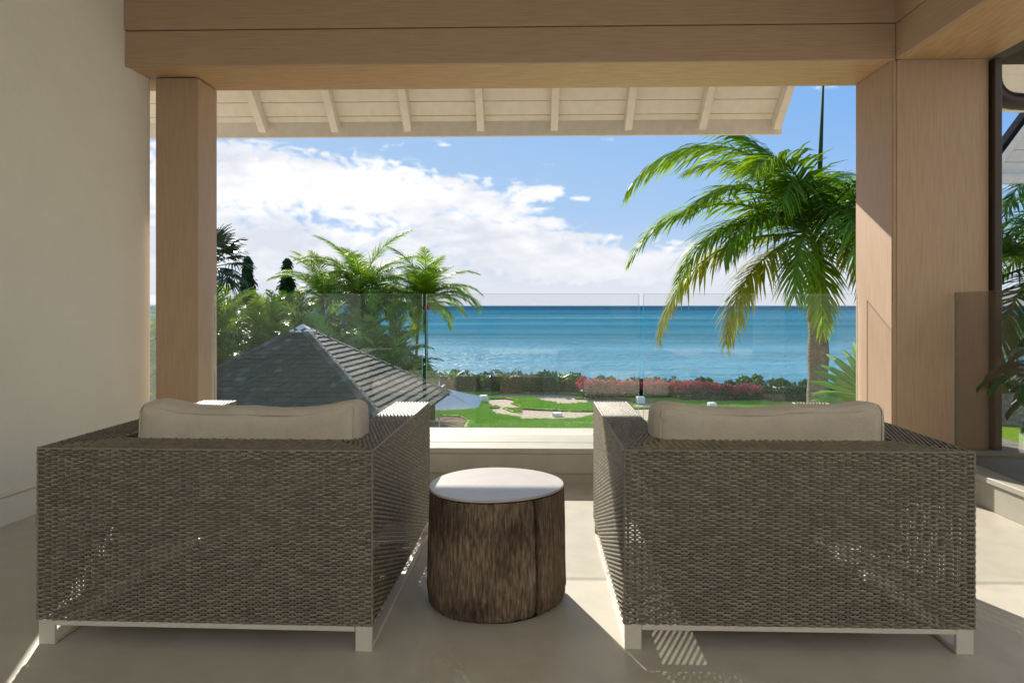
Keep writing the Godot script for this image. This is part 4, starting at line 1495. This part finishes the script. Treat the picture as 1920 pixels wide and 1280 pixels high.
func build_palms() -> void:
	var g := RandomNumberGenerator.new()
	g.seed = 9
	# the big feather palm beyond the right glass
	var dk := [Color(0.09, 0.20, 0.02), Color(0.15, 0.29, 0.025)]
	var md := [Color(0.15, 0.28, 0.02), Color(0.27, 0.40, 0.03)]
	var yl := [Color(0.22, 0.27, 0.02), Color(0.38, 0.37, 0.03)]
	var t := thing("royal_palm", "big feather palm with arching fronds and thick pale trunk, left of the broad pillar", "palm tree", V(4.93, GARDEN, 11.8))
	obj("trunk", trunk_mesh(4.95, 0.185, 0.165, Vector3(0.02, 0, 0), 0.55), M.palm_bark, t)
	var mb := MB.new()
	mb.tube([Vector3(0, 4.9, 0), Vector3(0, 5.3, 0), Vector3(0, 6.0, 0), Vector3(0, 6.45, 0)], [0.165, 0.15, 0.11, 0.06], 12, Color(0.16, 0.17, 0.045))
	obj("crownshaft", mb, M.leaf, t)
	# azimuth (0 right, 90 out to sea, 180 left, 270 to the terrace), start, end, length, tone, leaflet length, sideways bend
	var list := [
		[178, 72, -66, 4.35, md, 0.92, 0.1], [184, 36, -66, 3.75, md, 0.72, 0.0], [192, 8, -86, 3.75, yl, 0.66, 0.1], [262, 28, -84, 3.1, dk, 0.80, 0.0],
		[215, 30, -70, 2.7, dk, 0.80, 0.1], [300, 24, -78, 3.0, dk, 0.8, 0.0], [165, 76, 10, 3.0, dk, 0.75, 0.0], [140, 66, -20, 3.2, md, 0.7, 0.1], [235, 55, -60, 2.6, dk, 0.8, 0.0],
		[20, 58, -45, 3.6, dk, 0.8, 0.0], [350, 38, -65, 3.5, dk, 0.8, 0.0], [325, 4, -82, 3.2, yl, 0.66, 0.0], [60, 62, -30, 3.4, dk, 0.75, 0.0], [100, 45, -60, 3.4, dk, 0.75, 0.0],
		[283, -14, -86, 2.5, yl, 0.6, 0.0], [205, 48, -50, 3.0, md, 0.75, 0.1], [330, 66, -20, 3.2, md, 0.75, 0.0], [250, -5, -86, 2.6, md, 0.62, 0.0], [275, 50, -70, 2.9, dk, 0.85, 0.1], [225, 62, -45, 2.9, md, 0.85, 0.0], [312, 52, -60, 3.0, md, 0.8, 0.0], [240, 18, -82, 2.8, dk, 0.8, 0.0], [210, -5, -88, 3.0, yl, 0.7, 0.0], [200, 24, -80, 3.3, md, 0.78, 0.1], [295, 5, -85, 2.8, md, 0.8, 0.0], [345, -8, -88, 2.9, yl, 0.66, 0.0], [5, 12, -80, 3.3, yl, 0.7, 0.0]]
	for k in list.size():
		var e: Array = list[k]
		var o := obj("frond", frond(e[3], e[1], e[2], 90, e[5] * 1.14, 0.037, 0.34, 0.15 if k % 2 else -0.12, e[4], 300 + k, e[6], 0.16), M.palm, t)
		o.position = Vector3(0.02 * cos(k), 6.25 + 0.02 * (k % 5), 0.02 * sin(k))
		o.rotation.y = deg_to_rad(e[0])
	mb = MB.new()
	mb.tube([Vector3(0, 6.2, 0), Vector3(0.05, 7.6, 0), Vector3(0.12, 9.4, 0)], [0.055, 0.042, 0.012], 8, Color(0.03, 0.07, 0.02))
	obj("spear_leaf", mb, M.leaf, t)
	# shared fronds for the far palms
	var coco := []
	var cs := [[78, 15, md], [62, -25, md], [45, -50, md], [25, -68, md], [5, -80, md], [-25, -88, yl], [55, -30, dk], [30, -65, dk]]
	for k in cs.size():
		var e: Array = cs[k]
		coco.append(frond(3.1, e[0], e[1], 66, 0.75, 0.030, 0.17 if k < 4 else 0.28, 0.1, e[2], 400 + k, 0.15, 0.16))
	var palms := [
		[-7.45, 31.0, 5.75, "tall coconut palm whose yellow green crown rises highest above the pavilion roof", 1.08], [-9.8, 31.5, 5.5, "coconut palm with upright fronds left of the highest crown", 0.9], [-4.66, 31.0, 5.4, "coconut palm with dark trunk and orange nuts, nearest to the open sea", 0.92],
		[-5.45, 32.5, 5.0, "coconut palm with a thin pale trunk between the highest crown and the nut bearing one", 0.8], [-8.6, 34.0, 5.3, "coconut palm half hidden behind the highest crown", 0.95]]
	for q in palms.size():
		var e: Array = palms[q]
		var specs := []
		for k in 34:
			var m: int = [0, 0, 1, 1, 1, 2, 2, 2, 6, 3, 3, 7, 3, 4, 7, 7, 5, 1, 2, 6, 0, 1, 6, 2, 3, 0, 3, 7, 2, 3, 4, 7, 3, 1][k]
			specs.append([m, k * 137.5 + q * 41.0, float(e[4]) * g.randf_range(0.85, 1.15)])
		var pt := feather_palm("coconut_palm", e[3], V(e[0], GARDEN, e[1]), e[2], 0.085, coco, specs, "coconut palms behind the pavilion", Vector3(g.randf_range(-0.25, 0.25), 0, 0))
		if q == 2 or q == 3:
			for k in 7:
				var nut := MB.new()
				nut.sheet(10, 8, func(u: float, w: float) -> Vector3: return Vector3(0.1 * sin(PI * w) * cos(TAU * u), 0.13 * cos(PI * w), 0.1 * sin(PI * w) * sin(TAU * u)), Vector3.ZERO, true)
				var o := obj("coconut", nut, M.coconut, pt)
				var a := k * 0.9
				o.position = Vector3(cos(a) * 0.22, float(e[2]) - 0.22 - 0.07 * (k % 3), sin(a) * 0.22)
	# thicket of bushy palms
	var are := []
	var as_ := [[80, 20], [66, -20], [50, -45], [35, -60], [15, -75]]
	var gl := [[Color(0.07, 0.155, 0.016), Color(0.13, 0.25, 0.022)], [Color(0.14, 0.26, 0.02), Color(0.26, 0.38, 0.03)]]
	for k in 10:
		var e: Array = as_[k % 5]
		are.append(frond(2.4, e[0], e[1], 58, 0.56, 0.04, 0.2, 0.3, gl[k / 5], 500 + k, 0.2, 0.22))
	var spots := [
		[-11.9, 25.0, 4.1, "bushy palm at the left of the thicket, next to the slim pillar"], [-10.6, 25.6, 4.3, "bushy palm second from the left in the thicket"], [-9.4, 25.2, 4.0, "bushy palm above the left roof hip"], [-8.3, 25.8, 4.1, "bushy palm behind the pavilion roof's tip"],
		[-7.2, 25.4, 3.7, "bushy palm just right of the roof tip"], [-6.2, 26.2, 3.2, "bushy palm at the right end of the thicket"], [-12.9, 28.0, 5.0, "bushy palm at the back left of the thicket"], [-11.2, 28.5, 4.9, "bushy palm under the two cone trees"], [-9.6, 28.6, 4.6, "bushy palm at the back behind the roof tip"],
		[-11.3, 24.0, 3.9, "bushy palm close to the slim pillar, before the cone trees"], [-8.7, 24.2, 3.5, "bushy palm just left of the roof tip, close behind it"], [-6.7, 24.6, 3.0, "low bushy palm behind the right slope near the tip"],
		[-6.9, 28.4, 4.3, "bushy palm before the trunk of the highest coconut palm"], [-5.9, 28.9, 3.7, "bushy palm left of the bright bush"], [-7.9, 30.0, 4.9, "bushy palm high behind the right roof slope"], [-12.2, 26.0, 5.0, "tall bushy palm beside the dark fan palm"], [-9.9, 26.8, 4.8, "tall bushy palm left of the roof tip, behind the others"],
		[-14.4, 25.5, 4.6, "bushy palm seen between plaster wall and slim pillar"], [-10.2, 23.9, 3.2, "low bushy palm close behind the left roof hip"], [-7.9, 28.2, 4.2, "bushy palm under the highest coconut crown"]]
	for q in spots.size():
		var e: Array = spots[q]
		var specs := []
		for k in 42:
			specs.append([(k * 7 + q) % 10, k * 137.5 + q * 23.0, g.randf_range(0.75, 1.15)])
		var pt := feather_palm("bushy_palm", e[3], V(e[0], GARDEN, e[1]), 0.0, 0.0, are, [], "bushy palms behind the pavilion")
		for k in specs.size():
			var s: Array = specs[k]
			var o := obj("frond", are[s[0]], M.bushy, pt)
			var lev := float(e[2]) * (1.0 - 0.62 * (k / 42.0))
			var a := g.randf() * TAU
			var r := g.randf_range(0.0, 0.55)
			o.position = Vector3(cos(a) * r, lev - 0.6, sin(a) * r)
			o.rotation.y = deg_to_rad(s[1])
			o.scale = Vector3.ONE * float(s[2])
		for k in 4:
			var a := k * 1.7
			mb = MB.new()
			mb.tube([Vector3(cos(a) * 0.1, 0, sin(a) * 0.1), Vector3(cos(a) * 0.3, e[2] - 0.6, sin(a) * 0.3)], [0.05, 0.035], 6)
			obj("stem", mb, M.palm_bark, pt)
	# dark shrubs under and between the palms
	var under := []
	for k in 2:
		mb = MB.new()
		leaf_mass(mb, g, 2600, in_lumps(lumps(g, 12, Vector3(3.0, 3.4, 2.0), 0.5, 0.95)), 0.22, DARKS + [GREENS[0]], 0.4)
		under.append(mb.mesh())
	var us := [[-13.4, 29.8, 1.25, "dark shrub at the far left of the thicket"], [-11.0, 30.0, 1.2, "dark shrub under the cone trees"], [-8.9, 30.2, 1.05, "dark shrub behind the roof tip"], [-7.3, 29.0, 0.85, "dark shrub below the highest coconut palm"], [-15.6, 28.0, 1.3, "dark shrub behind the narrow glass strip"], [-10.0, 27.0, 1.0, "dark shrub between the bushy palms"]]
	for e in us:
		var o := obj("dark_shrub", under[int(absf(e[0])) % 2], M.leaf)
		o.position = V(e[0], GARDEN, e[1])
		o.rotation.y = g.randf() * TAU
		o.scale = Vector3.ONE * float(e[2])
		tag(o, e[3], "shrub", "dark shrubs between the palms")
	mb = MB.new()
	leaf_mass(mb, g, 2200, in_lumps(lumps(g, 10, Vector3(2.2, 2.5, 1.4), 0.4, 0.7)), 0.2, BRIGHTS, 0.6)
	var br := obj("bright_shrub", mb, M.leaf)
	br.position = V(-5.6, GARDEN, 28.6)
	br.scale = Vector3.ONE * 1.15
	tag(br, "bright green bush right of the pavilion's hip, below the coconut trunks", "shrub")
	# spiky rosettes right of it
	for e in [[-4.65, 31.4, 1.5, "large spiky grey green rosette behind the parasol"], [-5.2, 30.3, 1.1, "smaller spiky rosette left of the parasol"]]:
		var pt := thing("spiky_rosette", e[3], "plant", V(e[0], GARDEN + 0.9, e[1]), 0.0, "spiky rosettes")
		mb = MB.new()
		mb.tube([Vector3(0, -0.9, 0), Vector3(0, 0.1, 0)], [0.1, 0.08], 8)
		obj("stem", mb, M.palm_bark, pt)
		for k in 34:
			mb = MB.new()
			var a := k * 2.4
			var el := lerpf(1.3, -0.1, k / 34.0)
			var d := Vector3(cos(a) * cos(el), sin(el), sin(a) * cos(el))
			var s := d.cross(Vector3.UP).normalized() * 0.045 * float(e[2])
			var l := 0.75 * float(e[2]) * g.randf_range(0.85, 1.1)
			var col := Color(0.07, 0.11, 0.06) * g.randf_range(0.7, 1.3)
			mb.poly([-s * 0.6, s * 0.6, d * l * 0.5 + s, d * l * 0.5 - s], d.cross(s), col)
			mb.poly([d * l * 0.5 - s, d * l * 0.5 + s, d * l - Vector3.UP * 0.06 * l], d.cross(s), col)
			obj("leaf", mb, M.leaf, pt)
	# two cone shaped drooping trees
	for e in [[-13.75, 33.0, 7.6, "dark cone shaped tree at the left, next to the fan palm"], [-11.8, 33.0, 7.5, "dark cone shaped tree right of its twin, left of the coconut palms"]]:
		var pt := thing("cone_tree", e[3], "tree", V(e[0], GARDEN, e[1]), 0.0, "cone shaped trees")
		obj("trunk", trunk_mesh(float(e[2]) - 0.3, 0.1, 0.03, Vector3.ZERO, 0.4), M.wood_dark, pt)
		mb = MB.new()
		var H: float = e[2]
		var cone := func(r: RandomNumberGenerator) -> Array:
			var y := r.randf_range(0.25, 1.0)
			var a := r.randf() * TAU
			var rad := 0.70 * pow(1.0 - y, 0.75) * (0.45 + 0.8 * r.randf()) * (1.0 + 0.45 * sin(y * 48.0 + a * 2.0)) + 0.04
			return [Vector3(cos(a) * rad, y * H, sin(a) * rad), Vector3(cos(a) * 0.5, -0.9, sin(a) * 0.5)]
		leaf_mass(mb, g, 5200, cone, 0.24, DARKS, 0.26, -0.5)
		obj("crown", mb, M.leaf, pt)
	# fan palm whose dark leaves show past the slim pillar
	t = thing("fan_palm", "dark fan palm whose leaves stick out right of the slim pillar", "palm tree", V(-10.45, GARDEN, 22.0))
	obj("trunk", trunk_mesh(6.5, 0.13, 0.11, Vector3.ZERO, 0.9), M.palm_bark, t)
	var fans := []
	for k in 3:
		fans.append(fan_leaf(0.85, 22, 210, 0.3, 0.5, [Color(0.02, 0.05, 0.02), Color(0.03, 0.075, 0.022)], 600 + k))
	for k in 22:
		var lev := k / 22.0
		var a := k * 2.399
		var el := lerpf(1.2, -0.75, lev)
		var d := Vector3(cos(a) * cos(el), sin(el), sin(a) * cos(el))
		var hub := Vector3(0, 6.5, 0) + d * 0.72
		mb = MB.new()
		mb.tube([Vector3(0, 6.4, 0), hub], [0.02, 0.013], 5, Color(0.06, 0.09, 0.03))
		obj("leaf_stalk", mb, M.leaf, t)
		var o := obj("fan_leaf", fans[k % 3], M.fan, t)
		var side := d.cross(Vector3.UP).normalized()
		o.transform = Transform3D(Basis(d, side.cross(d), side), hub)


func lady_palm(label: String, at: Vector3, height: float, leaves: Array, R: float, tone: Array, sd: int, segs: int, joined: float, tip: float, stem_lean := Vector3.ZERO) -> void:
	# leaves: [azimuth, rise, stalk length, size]
	var t := thing("pleated_fan_palm", label, "palm plant", at, 0.0, "pleated fan palms by the terrace")
	var mb := MB.new()
	mb.tube([Vector3.ZERO, Vector3.UP * height * 0.6 + stem_lean * 0.4, Vector3.UP * height + stem_lean], [0.035, 0.028, 0.022], 8)
	obj("stem", mb, M.palm_bark, t)
	var k := 0
	for e in leaves:
		var a := deg_to_rad(e[0])
		var el := deg_to_rad(e[1])
		var d := Vector3(cos(a) * cos(el), sin(el), -sin(a) * cos(el))
		var root := Vector3.UP * height + stem_lean
		var hub := root + d * float(e[2])
		mb = MB.new()
		mb.tube([root, root + d * float(e[2]) * 0.5 + Vector3.UP * 0.03, hub], [0.011, 0.009, 0.008], 6, tone[0])
		obj("leaf_stalk", mb, M.leaf, t)
		var o := obj("fan_leaf", fan_leaf(R * float(e[3]), segs, 210, e[4], joined, tone, sd + k, tip), M.fan, t)
		var side := d.cross(Vector3.UP).normalized()
		var dd := (d + Vector3.DOWN * 0.25).normalized()
		o.transform = Transform3D(Basis(dd, side.cross(dd).normalized(), side), hub)
		k += 1


func build_right_side() -> void:
	# downpipe beside the broad pillar
	var mb := MB.new()
	mb.box(V(2.988, 1.458, 4.452), Vector3(0.052, 2.545, 0.07), 0.006)
	tag(obj("downpipe", mb, M.brown_metal), "dark brown square downpipe on the right side of the broad pillar", "downpipe")
	var t := thing("gutter", "dark brown gutter and curved outlet pipe at the top right", "gutter")
	mb = MB.new()
	mb.box(V(3.03, 2.80, 2.9), Vector3(0.12, 0.10, 4.6), 0.01)
	obj("channel", mb, M.brown_metal, t)
	mb = MB.new()
	var pts := []
	var radii := []
	for k in 15:
		var a := PI / 2 * k / 14.0
		pts.append(V(3.64 - 0.17 * cos(a) + 0.0, 2.85 - 0.17 * sin(a), 5.2))
		radii.append(0.062 + 0.002 * (k % 2))
	pts.push_front(V(3.47, 3.05, 5.2))
	radii.push_front(0.062)
	pts.append(V(3.9, 2.66, 5.2))
	radii.append(0.062)
	mb.tube(pts, radii, 16)
	obj("elbow_pipe", mb, M.brown_metal, t)
	mb = MB.new()
	mb.box(V(3.62, 2.985, 5.0), Vector3(1.2, 0.09, 0.34), 0.01)
	obj("outlet_box", mb, M.brown_metal, t)
	# nearer white eave of the side wing
	t = thing("side_eave", "cream boarded eave above the curved pipe at the right edge", "roof eave")
	for k in 6:
		mb = MB.new()
		mb.box(V(5.3, 2.98 + 0.105 * k, 6.16 - 0.125 * k), Vector3(3.0, 0.018, 0.165), 0.003, Basis(Vector3.RIGHT, -0.70))
		obj("soffit_board", mb, M.white_paint, t)
	mb = MB.new()
	mb.box(V(5.3, 2.95, 6.26), Vector3(3.04, 0.115, 0.03), 0.004)
	obj("fascia_board", mb, M.white_paint, t)
	mb = MB.new()
	mb.box(V(5.3, 3.46, 5.80), Vector3(3.06, 0.05, 1.3), 0.0, Basis(Vector3.RIGHT, -0.70))
	obj("roof_deck", mb, M.shingle[5], t)
	# gable end of the wing further out
	t = thing("gable_wing", "further wing with a sloping tiled roof and white boards at the right edge", "building")
	var sl := atan(1.37)
	var rise := Vector3(cos(sl), sin(sl), 0)
	var nn := Vector3(-sin(sl), cos(sl), 0)
	var away := Vector3(0.60, 0.0, -1.0).normalized()
	var edge := V(6.06, 3.24, 9.0)  # a spot on the upper outline of the sloping roof edge
	for e in [[M.shingle[3], 0.00, 0.075, 0.00, "roof_tiles"], [M.shingle[6], 0.078, 0.055, -0.03, "gutter_board"], [M.white_paint, 0.136, 0.085, 0.02, "barge_board"]]:
		mb = MB.new()
		mb.box(edge + rise * 1.15 - nn * (float(e[1]) + float(e[2]) / 2) + away * (1.3 - float(e[3])), Vector3(3.5, e[2], 2.6), 0.0, Basis(rise, nn, -away))
		obj(e[4], mb, e[0], t)
	for k in 9:  # boards closing the gable, each cut to the slope
		mb = MB.new()
		var y0 := 2.86 + 0.16 * k
		var y1 := y0 + 0.154
		var xa := edge.x + (y0 - edge.y + 0.33) / 1.37
		var xb := edge.x + (y1 - edge.y + 0.33) / 1.37
		mb.poly([V(xa, y0, 9.04), V(9.4, y0, 9.04), V(9.4, y1, 9.04), V(xb, y1, 9.04)], Vector3.BACK)
		mb.poly([V(xa, y0, 9.04), V(9.4, y0, 9.04), V(9.4, y0, 9.08), V(xa, y0, 9.08)], Vector3.DOWN)
		obj("wall_board", mb, M.white_paint, t)
	mb = MB.new()
	mb.box(V(7.62, 2.79, 9.0), Vector3(3.7, 0.115, 0.06), 0.003)
	obj("tie_board", mb, M.white_paint, t)
	mb = MB.new()
	mb.box(V(9.9, -0.6, 9.6), Vector3(1.0, 6.8, 0.3), 0.0)
	obj("wall", mb, M.plaster, t)
	# far right: sandy wall, rocks and shrubs by the shore
	mb = MB.new()
	var f := FastNoiseLite.new()
	f.seed = 12
	f.frequency = 0.4
	mb.sheet(60, 14, func(u: float, w: float) -> Vector3: return V(lerpf(17.5, 34.0, u), GARDEN + 1.25 * w + 0.12 * f.get_noise_2d(u * 40.0, w * 4.0), 29.6 + 1.6 * w + 0.4 * f.get_noise_2d(u * 40.0 + 70.0, w * 6.0)), Vector3(0, 1, 1))
	tag(obj("sandy_bank", mb, M.rock), "sandy stone bank beyond the lawn at the right edge", "bank")
	var g := RandomNumberGenerator.new()
	g.seed = 15
	for k in 5:
		mb = MB.new()
		leaf_mass(mb, g, 900, in_lumps(lumps(g, 6, Vector3(1.6, 1.1, 1.2), 0.3, 0.5)), 0.14, GREENS, 0.6)
		var o := obj("shore_shrub", mb, M.leaf)
		o.position = V(20.2 + k * 1.3, GARDEN + 1.0, 32.0)
		tag(o, "low shrub on the sandy bank at the right edge, " + ["leftmost of five", "second of five from the left", "middle of five", "fourth of five from the left", "rightmost of five"][k], "shrub", "shrubs on the sandy bank")
	for k in 7:
		mb = MB.new()
		var sd := k * 31.0
		mb.sheet(14, 10, func(u: float, w: float) -> Vector3:
			var d := Vector3(sin(PI * w) * cos(TAU * u), cos(PI * w), sin(PI * w) * sin(TAU * u))
			return d * (0.6 + 0.5 * f.get_noise_3d(d.x * 2.0 + sd, d.y * 2.0, d.z * 2.0)) * Vector3(1.2, 0.7, 1.0), Vector3.ZERO, true)
		var o := obj("boulder", mb, M.rock)
		o.position = V(23.0 + k * 1.25, GARDEN + 0.95 + g.randf_range(-0.1, 0.15), 34.5 + g.randf_range(-0.5, 0.5))
		tag(o, "grey boulder by the water at the right edge, " + ["nearest the pillar", "second from the pillar", "third from the pillar", "middle of the row", "fifth from the pillar", "sixth from the pillar", "farthest right"][k], "boulder", "boulders by the water")
	# palms seen past the broad pillar
	var md := [Color(0.065, 0.15, 0.02), Color(0.11, 0.22, 0.025)]
	var dk := [Color(0.04, 0.10, 0.018), Color(0.06, 0.15, 0.02)]
	var near := []
	for k in 5:
		near.append(frond(3.2, [70, 50, 30, 10, -10][k], [-20, -50, -70, -80, -86][k], 70, 0.75, 0.04, 0.22, 0.1, md if k % 2 else dk, 700 + k, 0.1, 0.15))
	var specs := []
	for k in 15:
		specs.append([k % 5, k * 137.5 + 20.0, 0.95 + 0.1 * sin(k * 2.0)])
	feather_palm("feather_palm", "feather palm behind the side glass, right of the broad pillar", V(9.6, GARDEN, 11.5), 5.3, 0.15, near, specs)
	specs = []
	for k in 17:
		specs.append([[1, 2, 3, 2, 4][k % 5], k * 137.5 + 60.0, 0.85])
	feather_palm("feather_palm", "lush feather palm close outside the side glass, its fronds filling the right edge", V(7.4, GARDEN, 9.9), 5.75, 0.13, near, specs)
	specs = []
	for k in 14:
		specs.append([[3, 4, 2, 4, 3][k % 5], k * 137.5, 0.9])
	feather_palm("feather_palm", "feather palm with hanging fronds under the further wing's eave", V(10.4, GARDEN, 13.2), 7.2, 0.15, near, specs)
	specs = []
	for k in 16:
		specs.append([k % 5, k * 137.5, 1.0])
	feather_palm("feather_palm", "distant feather palm against the sky at the right edge", V(23.5, GARDEN, 29.0), 6.6, 0.15, near, specs)
	# pleated fan palms close to the glass
	var br := [Color(0.08, 0.22, 0.015), Color(0.12, 0.30, 0.02)]
	lady_palm("bright pleated fan palm just beyond the glass, left of the broad pillar", V(3.30, GARDEN, 6.5), 3.96, [[165, 20, 0.25, 0.85, 0.6], [178, 38, 0.25, 0.85, 0.55], [205, 12, 0.28, 0.9, 0.6], [190, 2, 0.3, 0.8, 0.7], [215, 25, 0.2, 0.75, 0.5], [80, 66, 0.3, 1.0, 0.25], [30, 40, 0.25, 1.0, 0.4], [250, 8, 0.25, 1.0, 0.5], [300, 40, 0.2, 0.9, 0.5], [20, 78, 0.35, 1.1, 0.2], [140, 50, 0.2, 0.7, 0.4]], 0.72, br, 800, 18, 0.62, 0.3)
	lady_palm("dark pleated fan palm outside the side glass at the right edge", V(3.12, GARDEN, 3.92), 4.80, [[176, 8, 0.14, 1.0, 0.35], [60, 40, 0.2, 1.0, 0.5], [0, 30, 0.2, 1.0, 0.5], [300, 30, 0.2, 1.0, 0.5], [205, -35, 0.16, 0.9, 0.4]], 0.46, [Color(0.02, 0.06, 0.018), Color(0.03, 0.085, 0.022)], 850, 7, 0.30, 0.85)
